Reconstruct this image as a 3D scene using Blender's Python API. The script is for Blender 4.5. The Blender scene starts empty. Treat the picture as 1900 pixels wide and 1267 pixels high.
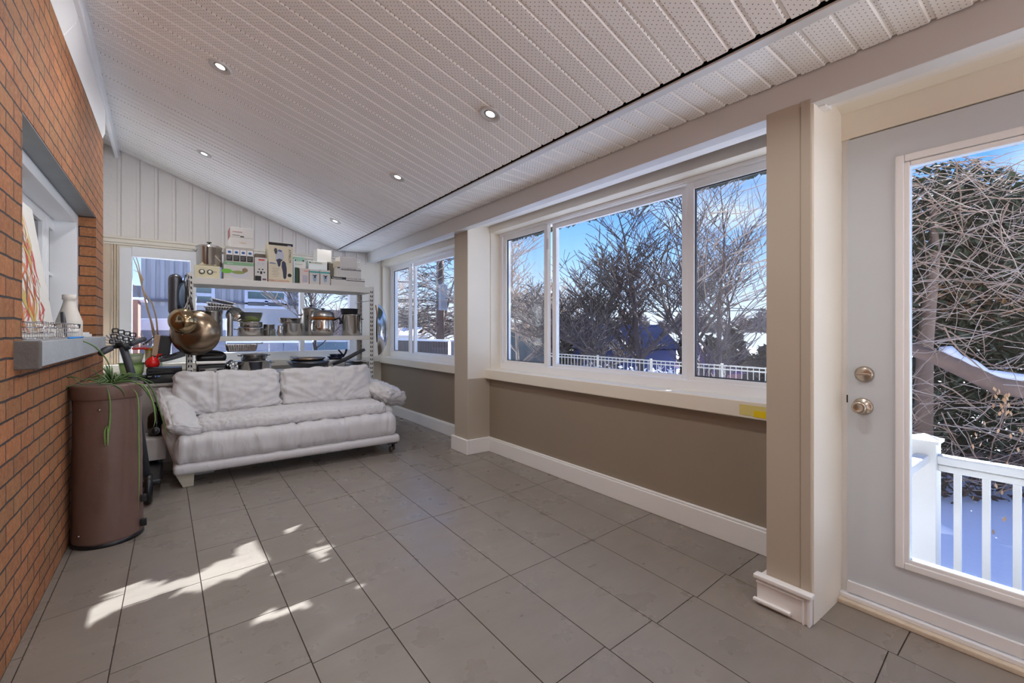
import bpy, bmesh, math, random
from mathutils import Vector, Matrix, noise
R = math.radians
C = bpy.context.scene.collection
# ---------------------------------------------------------------- camera measure (used to size things on their own depth planes)
F = 835.0; CX = 950.0; HY = 615.0; H = 1.25
TH = math.atan2(CX - 325.0, F)
FW = (math.sin(TH), math.cos(TH)); RT = (math.cos(TH), -math.sin(TH))
def ray(u, v):
    a = (u - CX) / F
    return (FW[0] + a * RT[0], FW[1] + a * RT[1], (HY - v) / F)
def at(u, v, X=None, Y=None, Z=None):
    r = ray(u, v)
    t = X / r[0] if X is not None else Y / r[1] if Y is not None else (Z - H) / r[2]
    return Vector((r[0] * t, r[1] * t, H + r[2] * t))
# ---------------------------------------------------------------- materials
def srgb(r, g, b):
    def f(c):
        c /= 255.0
        return c / 12.92 if c <= .04045 else ((c + .055) / 1.055) ** 2.4
    return (f(r), f(g), f(b), 1)
MATS = {}
class NT:
    def __init__(s, m):
        s.t = m.node_tree; s.n = s.t.nodes; s.l = s.t.links
        s.b = s.n.get('Principled BSDF')
    def new(s, typ, **kw):
        x = s.n.new(typ)
        for k, v in kw.items(): setattr(x, k, v)
        return x
    def link(s, a, b): s.l.new(a, b)
    def math(s, op, a, b=None, c=None, clamp=False):
        x = s.new('ShaderNodeMath', operation=op); x.use_clamp = clamp
        for i, q in enumerate((a, b, c)):
            if q is None: continue
            if isinstance(q, (int, float)): x.inputs[i].default_value = q
            else: s.link(q, x.inputs[i])
        return x.outputs[0]
    def mix(s, fac, a, b, blend='MIX'):
        x = s.new('ShaderNodeMix', data_type='RGBA', blend_type=blend)
        for i, q in ((0, fac), (6, a), (7, b)):
            if isinstance(q, (int, float)): x.inputs[i].default_value = q
            elif isinstance(q, tuple): x.inputs[i].default_value = q
            else: s.link(q, x.inputs[i])
        return x.outputs[2]
    def ramp(s, fac, stops):
        x = s.new('ShaderNodeValToRGB')
        e = x.color_ramp.elements
        while len(e) < len(stops): e.new(.5)
        for k, (p, c) in enumerate(stops):
            e[k].position = p; e[k].color = c if isinstance(c, tuple) else (c, c, c, 1)
        s.link(fac, x.inputs[0]); return x.outputs[0]
    def noise(s, vec, scale, detail=3, rough=.5):
        x = s.new('ShaderNodeTexNoise'); x.inputs['Scale'].default_value = scale
        x.inputs['Detail'].default_value = detail; x.inputs['Roughness'].default_value = rough
        if vec is not None: s.link(vec, x.inputs['Vector'])
        return x.outputs[0]
    def objco(s): return s.new('ShaderNodeTexCoord').outputs['Object']
    def bump(s, h, strength=.3, dist=.01):
        x = s.new('ShaderNodeBump'); x.inputs['Strength'].default_value = strength
        x.inputs['Distance'].default_value = dist; s.link(h, x.inputs['Height'])
        s.link(x.outputs[0], s.b.inputs['Normal'])
def mat(name, col, rough=.6, metal=0., var=.08, vs=6., bump=0., bs=40., emit=None, es=0., alpha=None, trans=0., sss=0.):
    if name in MATS: return MATS[name]
    m = bpy.data.materials.new(name); m.use_nodes = True; MATS[name] = m
    n = NT(m); c = srgb(*col)
    n.b.inputs['Roughness'].default_value = rough; n.b.inputs['Metallic'].default_value = metal
    co = n.objco()
    f = n.noise(co, vs, 4)
    d = tuple(max(0, x * (1 - var)) for x in c[:3]) + (1,); l = tuple(min(1, x * (1 + var)) for x in c[:3]) + (1,)
    n.link(n.mix(f, d, l), n.b.inputs['Base Color'])
    if bump: n.bump(n.noise(co, bs, 3), bump, .01)
    if emit: n.b.inputs['Emission Color'].default_value = srgb(*emit); n.b.inputs['Emission Strength'].default_value = es
    if trans: n.b.inputs['Transmission Weight'].default_value = trans; n.b.inputs['IOR'].default_value = 1.35
    if alpha is not None: n.b.inputs['Alpha'].default_value = alpha
    return m
def glass_mat(name, tint=(235, 240, 245), dirt=.05, dirt_hi=.0):
    m = bpy.data.materials.new(name); m.use_nodes = True; MATS[name] = m
    n = NT(m); n.n.remove(n.b)
    out = n.n['Material Output']
    tr = n.new('ShaderNodeBsdfTransparent'); tr.inputs[0].default_value = srgb(*tint)
    gl = n.new('ShaderNodeBsdfGlossy'); gl.inputs['Roughness'].default_value = .02
    df = n.new('ShaderNodeBsdfDiffuse'); df.inputs[0].default_value = (.85, .88, .92, 1)
    fr = n.new('ShaderNodeLayerWeight'); fq = n.math('ADD', n.math('MULTIPLY', n.math('POWER', fr.outputs['Facing'], 4.0), .35), .02)
    mx = n.new('ShaderNodeMixShader'); n.link(fq, mx.inputs[0]); n.link(tr.outputs[0], mx.inputs[1]); n.link(gl.outputs[0], mx.inputs[2])
    mp = n.new('ShaderNodeMapping'); mp.inputs['Scale'].default_value = (1, 3, .6)
    n.link(n.objco(), mp.inputs[0])
    f = n.ramp(n.noise(mp.outputs[0], 3.2, 5), [(.35, dirt), (.75, dirt + dirt_hi)])
    m2 = n.new('ShaderNodeMixShader'); n.link(f, m2.inputs[0]); n.link(mx.outputs[0], m2.inputs[1]); n.link(df.outputs[0], m2.inputs[2])
    n.link(m2.outputs[0], out.inputs[0])
    return m
def brick_mat():
    m = bpy.data.materials.new('brick_masonry'); m.use_nodes = True; n = NT(m)
    co = n.objco(); sp = n.new('ShaderNodeSeparateXYZ'); n.link(co, sp.inputs[0])
    wob = n.noise(co, 9, 3)
    hx = n.math('ADD', sp.outputs[0], sp.outputs[1])
    zz = n.math('ADD', sp.outputs[2], n.math('MULTIPLY', n.math('SUBTRACT', wob, .5), .012))
    hx = n.math('ADD', hx, n.math('MULTIPLY', n.math('SUBTRACT', wob, .5), .014))
    cb = n.new('ShaderNodeCombineXYZ'); n.link(hx, cb.inputs[0]); n.link(zz, cb.inputs[1])
    bt = n.new('ShaderNodeTexBrick'); n.link(cb.outputs[0], bt.inputs['Vector'])
    bt.inputs['Scale'].default_value = 1; bt.inputs['Brick Width'].default_value = .205; bt.inputs['Row Height'].default_value = .0765
    bt.inputs['Mortar Size'].default_value = .0048; bt.inputs['Mortar Smooth'].default_value = .25; bt.inputs['Bias'].default_value = 0
    bt.inputs['Color1'].default_value = srgb(176, 110, 64); bt.inputs['Color2'].default_value = srgb(130, 82, 48)
    bt.inputs['Mortar'].default_value = srgb(62, 54, 52)
    # speckle and burnt patches inside the bricks
    fine = n.noise(co, 55, 6, .7)
    sp2 = n.ramp(fine, [(.3, srgb(92, 60, 42)), (.5, srgb(166, 106, 68)), (.72, srgb(206, 156, 114))])
    col = n.mix(.45, bt.outputs['Color'], sp2)
    big = n.noise(co, 4.5, 3)
    col = n.mix(n.ramp(big, [(.42, 0.), (.7, .35)]), col, srgb(150, 120, 78))
    col = n.mix(bt.outputs['Fac'], col, srgb(60, 53, 52))
    n.link(col, n.b.inputs['Base Color']); n.b.inputs['Roughness'].default_value = .8
    h = n.math('SUBTRACT', n.math('MULTIPLY', fine, .35), n.math('MULTIPLY', bt.outputs['Fac'], 1.4))
    n.bump(h, .8, .008)
    MATS['brick'] = m; return m
def soffit_mat(name='soffit_vinyl'):
    # white vinyl with small punched holes between the ribs; UV = (metres along the rib, metres across)
    m = bpy.data.materials.new(name); m.use_nodes = True; n = NT(m)
    uv = n.new('ShaderNodeUVMap'); sp = n.new('ShaderNodeSeparateXYZ'); n.link(uv.outputs[0], sp.inputs[0])
    sx, sy = .0235, .0150
    row = n.math('FLOOR', n.math('DIVIDE', sp.outputs[1], sy))
    xs = n.math('ADD', n.math('DIVIDE', sp.outputs[0], sx), n.math('MULTIPLY', row, .5))
    fx = n.math('MULTIPLY', n.math('SUBTRACT', n.math('FRACT', xs), .5), sx)
    fy = n.math('MULTIPLY', n.math('SUBTRACT', n.math('FRACT', n.math('DIVIDE', sp.outputs[1], sy)), .5), sy)
    d = n.math('SQRT', n.math('ADD', n.math('MULTIPLY', fx, fx), n.math('MULTIPLY', fy, fy)))
    hole = n.math('LESS_THAN', d, .0021)
    w = n.noise(n.objco(), 1.7, 3)
    base = n.mix(w, srgb(240, 238, 234), srgb(246, 245, 242))
    n.link(n.mix(hole, base, srgb(92, 84, 78)), n.b.inputs['Base Color'])
    n.b.inputs['Roughness'].default_value = .38
    MATS[name] = m; return m
def tile_mat():
    m = bpy.data.materials.new('floor_tile'); m.use_nodes = True; n = NT(m)
    co = n.objco()
    at_ = n.new('ShaderNodeVertexColor', layer_name='tone')
    mp = n.new('ShaderNodeMapping'); mp.inputs['Scale'].default_value = (1.2, 5.0, 1); mp.inputs['Rotation'].default_value = (0, 0, R(12)); n.link(co, mp.inputs[0])
    st = n.noise(mp.outputs[0], 3.0, 6, .65)
    c1 = n.ramp(st, [(.26, srgb(116, 107, 99)), (.46, srgb(130, 121, 112)), (.75, srgb(143, 134, 124))])
    col = n.mix(.68, c1, n.mix(1.0, at_.outputs[0], srgb(140, 131, 122), 'MULTIPLY'))
    mp2 = n.new('ShaderNodeMapping'); mp2.inputs['Scale'].default_value = (1.0, 3.6, 1); mp2.inputs['Location'].default_value = (3.1, 7.7, 0); n.link(co, mp2.inputs[0])
    spk = n.noise(mp2.outputs[0], 14, 8, .8)
    col = n.mix(n.ramp(spk, [(.62, 0.), (.80, .42)]), col, srgb(84, 76, 70))
    spk2 = n.noise(co, 42, 2, .5)
    col = n.mix(n.ramp(spk2, [(.735, 0.), (.77, .7)]), col, srgb(58, 50, 46))
    n.link(col, n.b.inputs['Base Color'])
    rr = n.ramp(n.noise(co, 5, 5), [(.3, .22), (.7, .42)])
    n.link(rr, n.b.inputs['Roughness'])
    n.bump(n.noise(mp.outputs[0], 9, 4), .12, .004)
    MATS['tile'] = m; return m
def siding_ext_mat():
    m = mat('metal_cladding', (136, 142, 158), .55, .0, .05, 3)
    return m
def snow_mat():
    return mat('snow', (236, 238, 246), .7, 0, .04, 3, .4, 12)
# ---------------------------------------------------------------- mesh builder
WL = {}
class MB:
    def __init__(s): s.v = []; s.f = []; s.mi = []; s.cur = 0; s.uv = {}
    def add(s, vs, fs):
        o = len(s.v); s.v += [Vector(p) for p in vs]
        for f in fs: s.f.append([i + o for i in f]); s.mi.append(s.cur)
        return s
    def box(s, x0, x1, y0, y1, z0, z1, M=None):
        vs = [Vector(p) for p in ((x0,y0,z0),(x1,y0,z0),(x1,y1,z0),(x0,y1,z0),(x0,y0,z1),(x1,y0,z1),(x1,y1,z1),(x0,y1,z1))]
        if M is not None: vs = [M @ p for p in vs]
        return s.add(vs, [(0,3,2,1),(4,5,6,7),(0,1,5,4),(1,2,6,5),(2,3,7,6),(3,0,4,7)])
    def hexa(s, a, b):   # two rings of four points joined
        return s.add(list(a) + list(b), [(3,2,1,0),(4,5,6,7),(0,1,5,4),(1,2,6,5),(2,3,7,6),(3,0,4,7)])
    def prism(s, pts, d):  # polygon extruded by vector d
        n = len(pts); d = Vector(d); a = [Vector(p) for p in pts]
        fs = [tuple(range(n - 1, -1, -1)), tuple(range(n, 2 * n))] + [(i, (i + 1) % n, n + (i + 1) % n, n + i) for i in range(n)]
        return s.add(a + [p + d for p in a], fs)
    def quad(s, *p): return s.add(p, [tuple(range(len(p)))])
    def tube(s, pts, r, n=8, cap=True):
        pts = [Vector(p) for p in pts]; m = len(pts)
        rs = r if isinstance(r, (list, tuple)) else [r] * m
        vs = []; up = Vector((0, 0, 1)); prev = None
        for i, p in enumerate(pts):
            t = (pts[min(i + 1, m - 1)] - pts[max(i - 1, 0)])
            t = t.normalized() if t.length > 1e-9 else Vector((0, 0, 1))
            if prev is None:
                a = t.cross(up)
                if a.length < 1e-3: a = t.cross(Vector((1, 0, 0)))
            else: a = prev - t * prev.dot(t)
            a.normalize(); prev = a; b = t.cross(a)
            for k in range(n):
                w = 2 * math.pi * k / n
                vs.append(p + (a * math.cos(w) + b * math.sin(w)) * rs[i])
        fs = [(i * n + k, i * n + (k + 1) % n, (i + 1) * n + (k + 1) % n, (i + 1) * n + k) for i in range(m - 1) for k in range(n)]
        if cap: fs += [tuple(range(n - 1, -1, -1)), tuple((m - 1) * n + k for k in range(n))]
        return s.add(vs, fs)
    def lathe(s, prof, c, n=32, M=None, cap0=True, cap1=True):
        c = Vector(c); vs = []
        for (r, z) in prof:
            for k in range(n):
                w = 2 * math.pi * k / n
                p = Vector((r * math.cos(w), r * math.sin(w), z))
                if M is not None: p = M @ p
                vs.append(c + p)
        m = len(prof)
        fs = [(i * n + k, i * n + (k + 1) % n, (i + 1) * n + (k + 1) % n, (i + 1) * n + k) for i in range(m - 1) for k in range(n)]
        if cap0: fs.append(tuple(range(n - 1, -1, -1)))
        if cap1: fs.append(tuple((m - 1) * n + k for k in range(n)))
        return s.add(vs, fs)
    def build(s, name, m, parent=None, smooth=False, bevel=0., label=None, origin=None, uvf=None, seg=2, sub=0, solid=0.):
        me = bpy.data.meshes.new(name)
        lo = Vector((min(p.x for p in s.v), min(p.y for p in s.v), min(p.z for p in s.v)))
        hi = Vector((max(p.x for p in s.v), max(p.y for p in s.v), max(p.z for p in s.v)))
        o = Vector(origin) if origin is not None else Vector(((lo.x + hi.x) / 2, (lo.y + hi.y) / 2, lo.z))
        me.from_pydata([tuple(p - o) for p in s.v], [], s.f)
        ms = m if isinstance(m, (list, tuple)) else [m]
        for q in ms: me.materials.append(q)
        for p, k in zip(me.polygons, s.mi): p.material_index = min(k, len(ms) - 1); p.use_smooth = smooth
        if uvf:
            ul = me.uv_layers.new(name='UVMap')
            for p in me.polygons:
                for li in p.loop_indices:
                    ul.data[li].uv = uvf(s.v[me.loops[li].vertex_index])
        me.update()
        ob = bpy.data.objects.new(name, me); C.objects.link(ob)
        if parent is not None:
            ob.parent = parent; ob.location = o - WL[parent.name]
        else: ob.location = o
        WL[ob.name] = o
        if solid:
            md = ob.modifiers.new('solid', 'SOLIDIFY'); md.thickness = solid; md.offset = 0
        if sub:
            md = ob.modifiers.new('sub', 'SUBSURF'); md.levels = sub; md.render_levels = sub
        if bevel:
            md = ob.modifiers.new('bevel', 'BEVEL'); md.width = bevel; md.segments = seg; md.limit_method = 'ANGLE'; md.angle_limit = R(40)
            for p in me.polygons: p.use_smooth = True
            md.harden_normals = False
            w = ob.modifiers.new('wn', 'WEIGHTED_NORMAL'); w.keep_sharp = True
        if label: ob['label'] = label
        return ob
def tag(o, label, cat, group=None, kind=None):
    o['label'] = label; o['category'] = cat
    if group: o['group'] = group
    if kind: o['kind'] = kind
    return o
def struct(o, label=None):
    o['kind'] = 'structure'
    if label: o['label'] = label
    return o
def thing(name, loc, label, cat, group=None, kind=None):
    e = bpy.data.objects.new(name, None); e.empty_display_size = .05; C.objects.link(e)
    e.location = loc; WL[e.name] = Vector(loc)
    if kind == 'structure': return struct(e, label)
    return tag(e, label, cat, group)
def text(name, s, size, origin, xdir, ydir, m, parent, depth=.0006, align='LEFT', sx=1.0):
    cu = bpy.data.curves.new('t', 'FONT'); cu.body = s; cu.size = size; cu.extrude = depth; cu.align_x = align; cu.resolution_u = 2
    t = bpy.data.objects.new('t', cu); C.objects.link(t)
    dg = bpy.context.evaluated_depsgraph_get()
    me = bpy.data.meshes.new_from_object(t.evaluated_get(dg)); bpy.data.objects.remove(t)
    x = Vector(xdir).normalized(); y = Vector(ydir).normalized(); z = x.cross(y)
    M = Matrix((x * sx, y, z)).transposed()
    for v in me.vertices: v.co = M @ v.co
    me.materials.clear(); me.materials.append(m); me.name = name
    ob = bpy.data.objects.new(name, me); C.objects.link(ob)
    ob.parent = parent; ob.location = Vector(origin) - WL[parent.name]; WL[ob.name] = Vector(origin)
    return ob
def soft(cx, cy, cz, sx, sy, sz, rad=.05, puff=(.0, .0, .02), wr=.006, M=None, n=(22, 16, 10), seed=0, wdir=(3, 9, 9), wfn=None):
    """cushion: rounded box with bulging faces and leather creases"""
    mb = MB(); nx, ny, nz = n; hx, hy, hz = sx / 2, sy / 2, sz / 2
    idx = {}
    def P(i, j, k):
        key = (i, j, k)
        if key in idx: return idx[key]
        a, b, c = 2 * i / nx - 1, 2 * j / ny - 1, 2 * k / nz - 1
        # push samples toward edges for smoother rounding
        f = lambda t: math.sin(t * math.pi / 2) * .55 + t * .45
        a2, b2, c2 = f(a), f(b), f(c)
        p = Vector((a2 * hx, b2 * hy, c2 * hz))
        r = min(rad, hx, hy, hz)
        q = Vector((max(-hx + r, min(hx - r, p.x)), max(-hy + r, min(hy - r, p.y)), max(-hz + r, min(hz - r, p.z))))
        d = p - q; nn = d.normalized() if d.length > 1e-9 else Vector((0, 0, 1))
        p = q + nn * r
        bx, by, bz = 1 - a2 * a2, 1 - b2 * b2, 1 - c2 * c2
        p += Vector((nn.x * puff[0] * by * bz, nn.y * puff[1] * bx * bz, nn.z * puff[2] * bx * by))
        if wr:
            if wfn: w = wfn(a2, b2, c2)
            else: w = noise.noise(Vector((p.x * wdir[0] + seed, p.y * wdir[1], p.z * wdir[2]))) + .5 * noise.noise(Vector((p.x * wdir[0] * 2.3 + seed, p.y * wdir[1] * 2.3, p.z * wdir[2] * 2.3)))
            p += nn * w * wr
        if M is not None: p = M @ p
        mb.v.append(p + Vector((cx, cy, cz))); idx[key] = len(mb.v) - 1
        return idx[key]
    def face(*k): mb.f.append([P(*q) for q in k]); mb.mi.append(0)
    for i in range(nx):
        for j in range(ny):
            face((i, j, 0), (i, j + 1, 0), (i + 1, j + 1, 0), (i + 1, j, 0)); face((i, j, nz), (i + 1, j, nz), (i + 1, j + 1, nz), (i, j + 1, nz))
        for k in range(nz):
            face((i, 0, k), (i + 1, 0, k), (i + 1, 0, k + 1), (i, 0, k + 1)); face((i, ny, k), (i, ny, k + 1), (i + 1, ny, k + 1), (i + 1, ny, k))
    for j in range(ny):
        for k in range(nz):
            face((0, j, k), (0, j, k + 1), (0, j + 1, k + 1), (0, j + 1, k)); face((nx, j, k), (nx, j + 1, k), (nx, j + 1, k + 1), (nx, j, k + 1))
    return mb
def lerp(a, b, t): return a + (b - a) * t
SKY, SUN, LAMP, EXPO, SAZ, SALT = 1.35, 20.0, 5.5, 0.6, 17, 33
# ================================================================ THE ROOM
M_white = mat('white_paint', (238, 236, 233), .45, 0, .03, 3)
M_cream = mat('cream_paint', (236, 229, 214), .5, 0, .04, 2.5)
M_beige = mat('beige_paint', (182, 171, 154), .6, 0, .05, 1.5)
M_taupe = mat('taupe_paint', (150, 136, 119), .6, 0, .05, 1.5)
M_vinyl = mat('white_vinyl', (240, 241, 242), .35, 0, .02, 4)
M_fascia = mat('grey_fascia', (214, 214, 213), .4, 0, .02, 2)
M_door = mat('door_paint', (206, 213, 219), .42, 0, .02, 2)
M_dark = mat('dark_gap', (24, 21, 20), .9)  # near black; also stands in for shade at the soffit ends
M_conc = mat('sill_stone', (168, 172, 176), .75, 0, .12, 5, .4, 30)
M_conc_dark = mat('weathered_stone', (104, 99, 95), .85, 0, .25, 9, .6, 25)
M_side = mat('painted_siding', (232, 227, 221), .6, 0, .05, 2, .25, 18)
M_nickel = mat('satin_nickel', (184, 172, 158), .3, 1., .05, 8)
M_lintel = mat('galvanised_steel', (140, 146, 148), .5, .35, .15, 5)
M_glass = glass_mat('window_glass', dirt=.008, dirt_hi=.02)
M_glassd = glass_mat('dusty_window_glass', dirt=.05, dirt_hi=.10)
M_brick = brick_mat(); M_soffit = soffit_mat(); M_tile = tile_mat()
YF = 7.05; YN = -4.4
bX = lambda y: 2.14 + .0397 * y
bZ0 = lambda y: 1.25 + .4477 * bX(y)
bZ1 = lambda y: 1.25 + .509 * bX(y)
cX = lambda y: 1.78 + .0252 * y
cZ = lambda y: 1.25 + .626 * cX(y)
def cL(y):
    t = max(0., (y - 3.523) / (7.05 - 3.523))
    return (-.43 - .117 * t, 3.138 + .257 * t)
def ceil_z(x, y):
    lx, lz = cL(y); rx, rz = cX(y), cZ(y)
    return rz + (rx - x) / (rx - lx) * (lz - rz)
def on_ceiling(u, v):
    z = 2.7
    for _ in range(40):
        p = at(u, v, Z=z); z = ceil_z(p.x, p.y)
    return Vector((p.x, p.y, z))

# ---- floor: individual tiles with thin grout
TX = [(-.90, -.90), (-.466, -.475), (-.193, -.195), (.115, .075), (.412, .394), (.724, .736), (1.046, 1.076), (1.362, 1.420), (1.645, 1.775), (1.955, 2.130), (2.262, 2.46), (2.72, 2.9)]
def lineX(k, y):
    a, b = TX[k]; y0, y1 = (2.0, 4.4) if k < 5 else (1.0, 4.4)
    return a + (b - a) * (y - y0) / (y1 - y0)
def ext(js, step):
    js = list(js)
    while js[0] > -4.6: js.insert(0, js[0] - step)
    while js[-1] < 7.4: js.append(js[-1] + step)
    return js
J = [ext([1.9, 2.5, 3.2], .6), ext([1.6, 2.2, 2.795, 3.50, 4.1], .6), ext([1.6, 2.21, 2.71, 3.52, 4.1], .6), ext([1.81, 2.245, 2.75, 3.13, 3.66, 4.26], .6),
     ext([1.82, 2.26, 2.71, 3.055, 3.66, 4.17], .6), ext([1.20, 1.827, 2.715, 3.485, 4.30], .62), ext([1.196, 1.843, 2.744, 3.54, 4.38], .64), ext([1.19, 1.856, 2.756, 3.60, 4.42], .65),
     ext([1.181, 1.865, 2.77, 3.64, 4.45], .66), ext([1.185, 1.88, 2.797, 3.675, 4.5], .67), ext([1.188, 1.90, 2.83, 3.70, 4.5], .68)]
SL = [.03, .09, .06, .03, .045, .05, .04, .02, .03, .04, .03]
mb = MB(); tones = []; rng = random.Random(4)
for c in range(len(TX) - 1):
    for a, b in zip(J[c][:-1], J[c][1:]):
        if b < -4.4: continue
        g = .0022; s_ = SL[c] * .6
        def q(k, y, sgn, sy):
            yy = y + (s_ * .5 if k == c + 1 else -s_ * .5) + sy * g
            return (lineX(k, yy) + sgn * g, yy, 0)
        pts = [q(c, a, 1, 1), q(c + 1, a, -1, 1), q(c + 1, b, -1, -1), q(c, b, 1, -1)]
        mb.prism([(p[0], p[1], -.008) for p in pts], (0, 0, .008))
        tones.append(rng.uniform(.90, 1.0))
fl = mb.build('floor', [M_tile], origin=(0, 0, 0)); struct(fl, 'large grey-beige floor tiles with dark grout')
ca = fl.data.color_attributes.new('tone', 'BYTE_COLOR', 'CORNER')
for p in fl.data.polygons:
    t = tones[min(p.index // 6, len(tones) - 1)]
    for li in p.loop_indices: ca.data[li].color = (t, t, t * .99, 1)
MB().box(-.95, 3.0, -4.6, 7.4, -.06, -.0022).build('grout', mat('dark_grout', (62, 50, 42), .9), parent=fl)

# ---- brick wall of the house
bw = MB()
OY0, OY1, OZ0, OZ1 = 2.67, 4.80, 1.205, 2.155
bw.box(-.62, -.5, YN, OY0, -.02, 3.7); bw.box(-.62, -.5, OY1, 5.25, -.02, 3.7)
bw.box(-.62, -.5, OY0, OY1, -.02, OZ0); bw.box(-.62, -.5, OY0, OY1, OZ1, 3.7)
wl = bw.build('wall_left', M_brick, origin=(0, 0, 0)); struct(wl, 'orange-brown brick house wall with dark mortar')
struct(MB().box(-1.2, -.62, YN, OY0 - .08, -.05, 3.9).box(-1.2, -.62, OY1 + .08, 5.25, -.05, 3.9).box(-1.2, -.62, OY0 - .08, OY1 + .08, -.05, 1.09).box(-1.2, -.62, OY0 - .08, OY1 + .08, 2.25, 3.9).box(-1.2, -1.1, OY0 - .08, OY1 + .08, 1.09, 2.25).build('wall_left_core', M_side))
struct(MB().box(-1.2, -.74, 5.25, 7.2, -.05, 3.9).build('wall_left_return', M_side))

# brick-wall window
w4 = thing('window_4', (-.68, 3.73, 1.2), 'white casement window set in the brick wall', '', kind='structure')
MB().box(-.625, -.503, OY0 - .1, OY1 + .1, OZ1 - .006, OZ1 + .004).build('lintel', M_lintel, w4)
fr = MB()
fr.box(-.80, -.60, OY0, OY1, OZ1 - .075, OZ1 - .008).box(-.80, -.60, OY1 - .07, OY1, OZ0, OZ1 - .075).box(-.80, -.60, OY0, OY0 + .07, OZ0, OZ1 - .075).box(-.80, -.60, OY0, OY1, OZ0 - .02, OZ0 + .035)
fr.build('window_frame', M_vinyl, w4, bevel=.004)
M_darkpane = mat('dark_window_glass', (44, 48, 54), .06, 0, .2, 2)  # opaque panes; the unlit room's darkness is put into this colour
XS = -.735
def sash(u0, u1, muntin, label=None):
    y0 = at(u0, 500, X=XS).y; y1 = at(u1, 500, X=XS).y
    zb, zt = OZ0 + .035, OZ1 - .08
    m_ = MB(); t = .075
    m_.box(XS - .03, XS + .012, y0, y0 + t, zb, zt).box(XS - .03, XS + .012, y1 - t, y1, zb, zt).box(XS - .03, XS + .012, y0 + t, y1 - t, zb, zb + t).box(XS - .03, XS + .012, y0 + t, y1 - t, zt - t, zt)
    s_ = m_.build('sash', M_vinyl, w4, bevel=.004)
    MB().box(XS - .02, XS - .012, y0 + t, y1 - t, zb + t, zt - t).build('pane', M_darkpane, s_)
    if muntin:
        ym = lerp(y0, y1, .45); zm = lerp(zb, zt, .52)
        MB().box(XS - .014, XS + .004, ym - .012, ym + .012, zb + t, zt - t).box(XS - .014, XS + .004, y0 + t, y1 - t, zm - .012, zm + .012).build('muntin', M_vinyl, s_)
sash(2, 80, True); sash(82, 118, True); sash(119, 148, False)
MB().box(-1.1, -1.0, OY0 - .1, OY1 + .1, 1.05, 2.3).build('dark_room_backing', mat('dim_interior', (30, 30, 32), .9), w4)  # dark sheet painted as the unlit room behind the panes
sl = thing('trim_1', (-.5, 3.7, 1.1), 'grey stone window sill projecting from the brick', '', kind='structure')
MB().box(-.66, -.428, 2.58, 3.98, 1.108, 1.212).build('sill_block', M_conc, sl, bevel=.004)
MB().box(-.66, -.428, 3.985, 4.66, 1.108, 1.212).build('sill_block', M_conc, sl, bevel=.004)
MB().box(-.52, -.427, 2.545, 2.58, 1.10, 1.213).build('sill_end', M_conc_dark, sl, bevel=.006, label='dark weathered end of the sill')

# ---- sloping ceiling of perforated vinyl
PITCH = .1087
def prof(y0, y1, flip=1):
    ys = []
    k0 = math.floor((y0 - .708) / PITCH)
    y = .708 + k0 * PITCH
    while y < y1:
        for dy, h in ((0, .008), (.006, .008), (.011, .0), (PITCH - .011, .0), (PITCH - .006, .008)):
            if y0 <= y + dy <= y1: ys.append((y + dy, h))
        y += PITCH
    return ys
def sheet(name, fL, fR, ysegs, nx=1):
    m_ = MB(); rows = []
    for (y, h) in ysegs:
        l = fL(y); r = fR(y)
        rows.append((Vector((l[0], y, l[1] + h)), Vector((r[0], y, r[1] + h))))
    vs = [p for r_ in rows for p in r_]
    m_.add(vs, [(2 * i, 2 * i + 1, 2 * i + 3, 2 * i + 2) for i in range(len(rows) - 1)])
    return m_.build(name, M_soffit, origin=(0, 0, 0), uvf=lambda p: (p.x * 1.055, p.y - .708 + .011 * 0))
def cLx(y):
    lx, lz = cL(y); rx, rz = cX(y), cZ(y)
    x = lx - .30
    return (x, ceil_z(x, y))
def cR_(y):
    x = cX(y) - .012
    return (x, ceil_z(x, y))
ce = sheet('ceiling', cLx, cR_, prof(YN, YF)); struct(ce, 'sloping white perforated vinyl soffit ceiling')
so = sheet('ceiling_flat', lambda y: (cX(y) + .05, cZ(y) + .002), lambda y: (bX(y) - .006, bZ1(y) + .002), prof(YN, YF)); struct(so, 'narrow level strip of white perforated soffit')
def strip(name, a0, a1, b0, b1, m, **k):   # hexahedral bar running in Y from ring a to ring b
    return MB().hexa(a0, b0).build(name, m, **k)
def ybar(mb_, fx0, fx1, fz0, fz1, y0=YN, y1=YF):
    ring = lambda y: [(fx0(y), y, fz0(y)), (fx1(y), y, fz0(y)), (fx1(y), y, fz1(y)), (fx0(y), y, fz1(y))]
    mb_.hexa(ring(y0), ring(y1)); return mb_
jt = ybar(MB(), lambda y: cX(y), lambda y: cX(y) + .052, lambda y: cZ(y) - .010, lambda y: cZ(y) + .0).build('trim_2', M_fascia, bevel=.002); struct(jt, 'flat white strip where the ceiling slope meets the level soffit')
dk = MB(); ybar(dk, lambda y: cX(y) - .05, lambda y: cX(y) + .07, lambda y: cZ(y) + .030, lambda y: cZ(y) + .05); ybar(dk, lambda y: bX(y) - .05, lambda y: bX(y) + .02, lambda y: bZ1(y) + .018, lambda y: bZ1(y) + .03)  # dark bars stand in for shade at the open rib ends
struct(dk.build('ceiling_void', M_dark), 'dark gap above the soffit ends')
roof = MB()  # slab added over the ceiling to block light leaks
roof.quad((-1.3, YN - .3, ceil_z(-1.3, YN) + .12), (cX(YN), YN - .3, cZ(YN) + .12), (cX(YF), YF + .4, cZ(YF) + .12), (-1.3, YF + .4, ceil_z(-1.3, YF) + .12))
roof.quad((cX(YN), YN - .3, cZ(YN) + .12), (3.25, YN - .3, cZ(YN) + .02), (3.25, YF + .4, cZ(YF) + .02), (cX(YF), YF + .4, cZ(YF) + .12))
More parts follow.
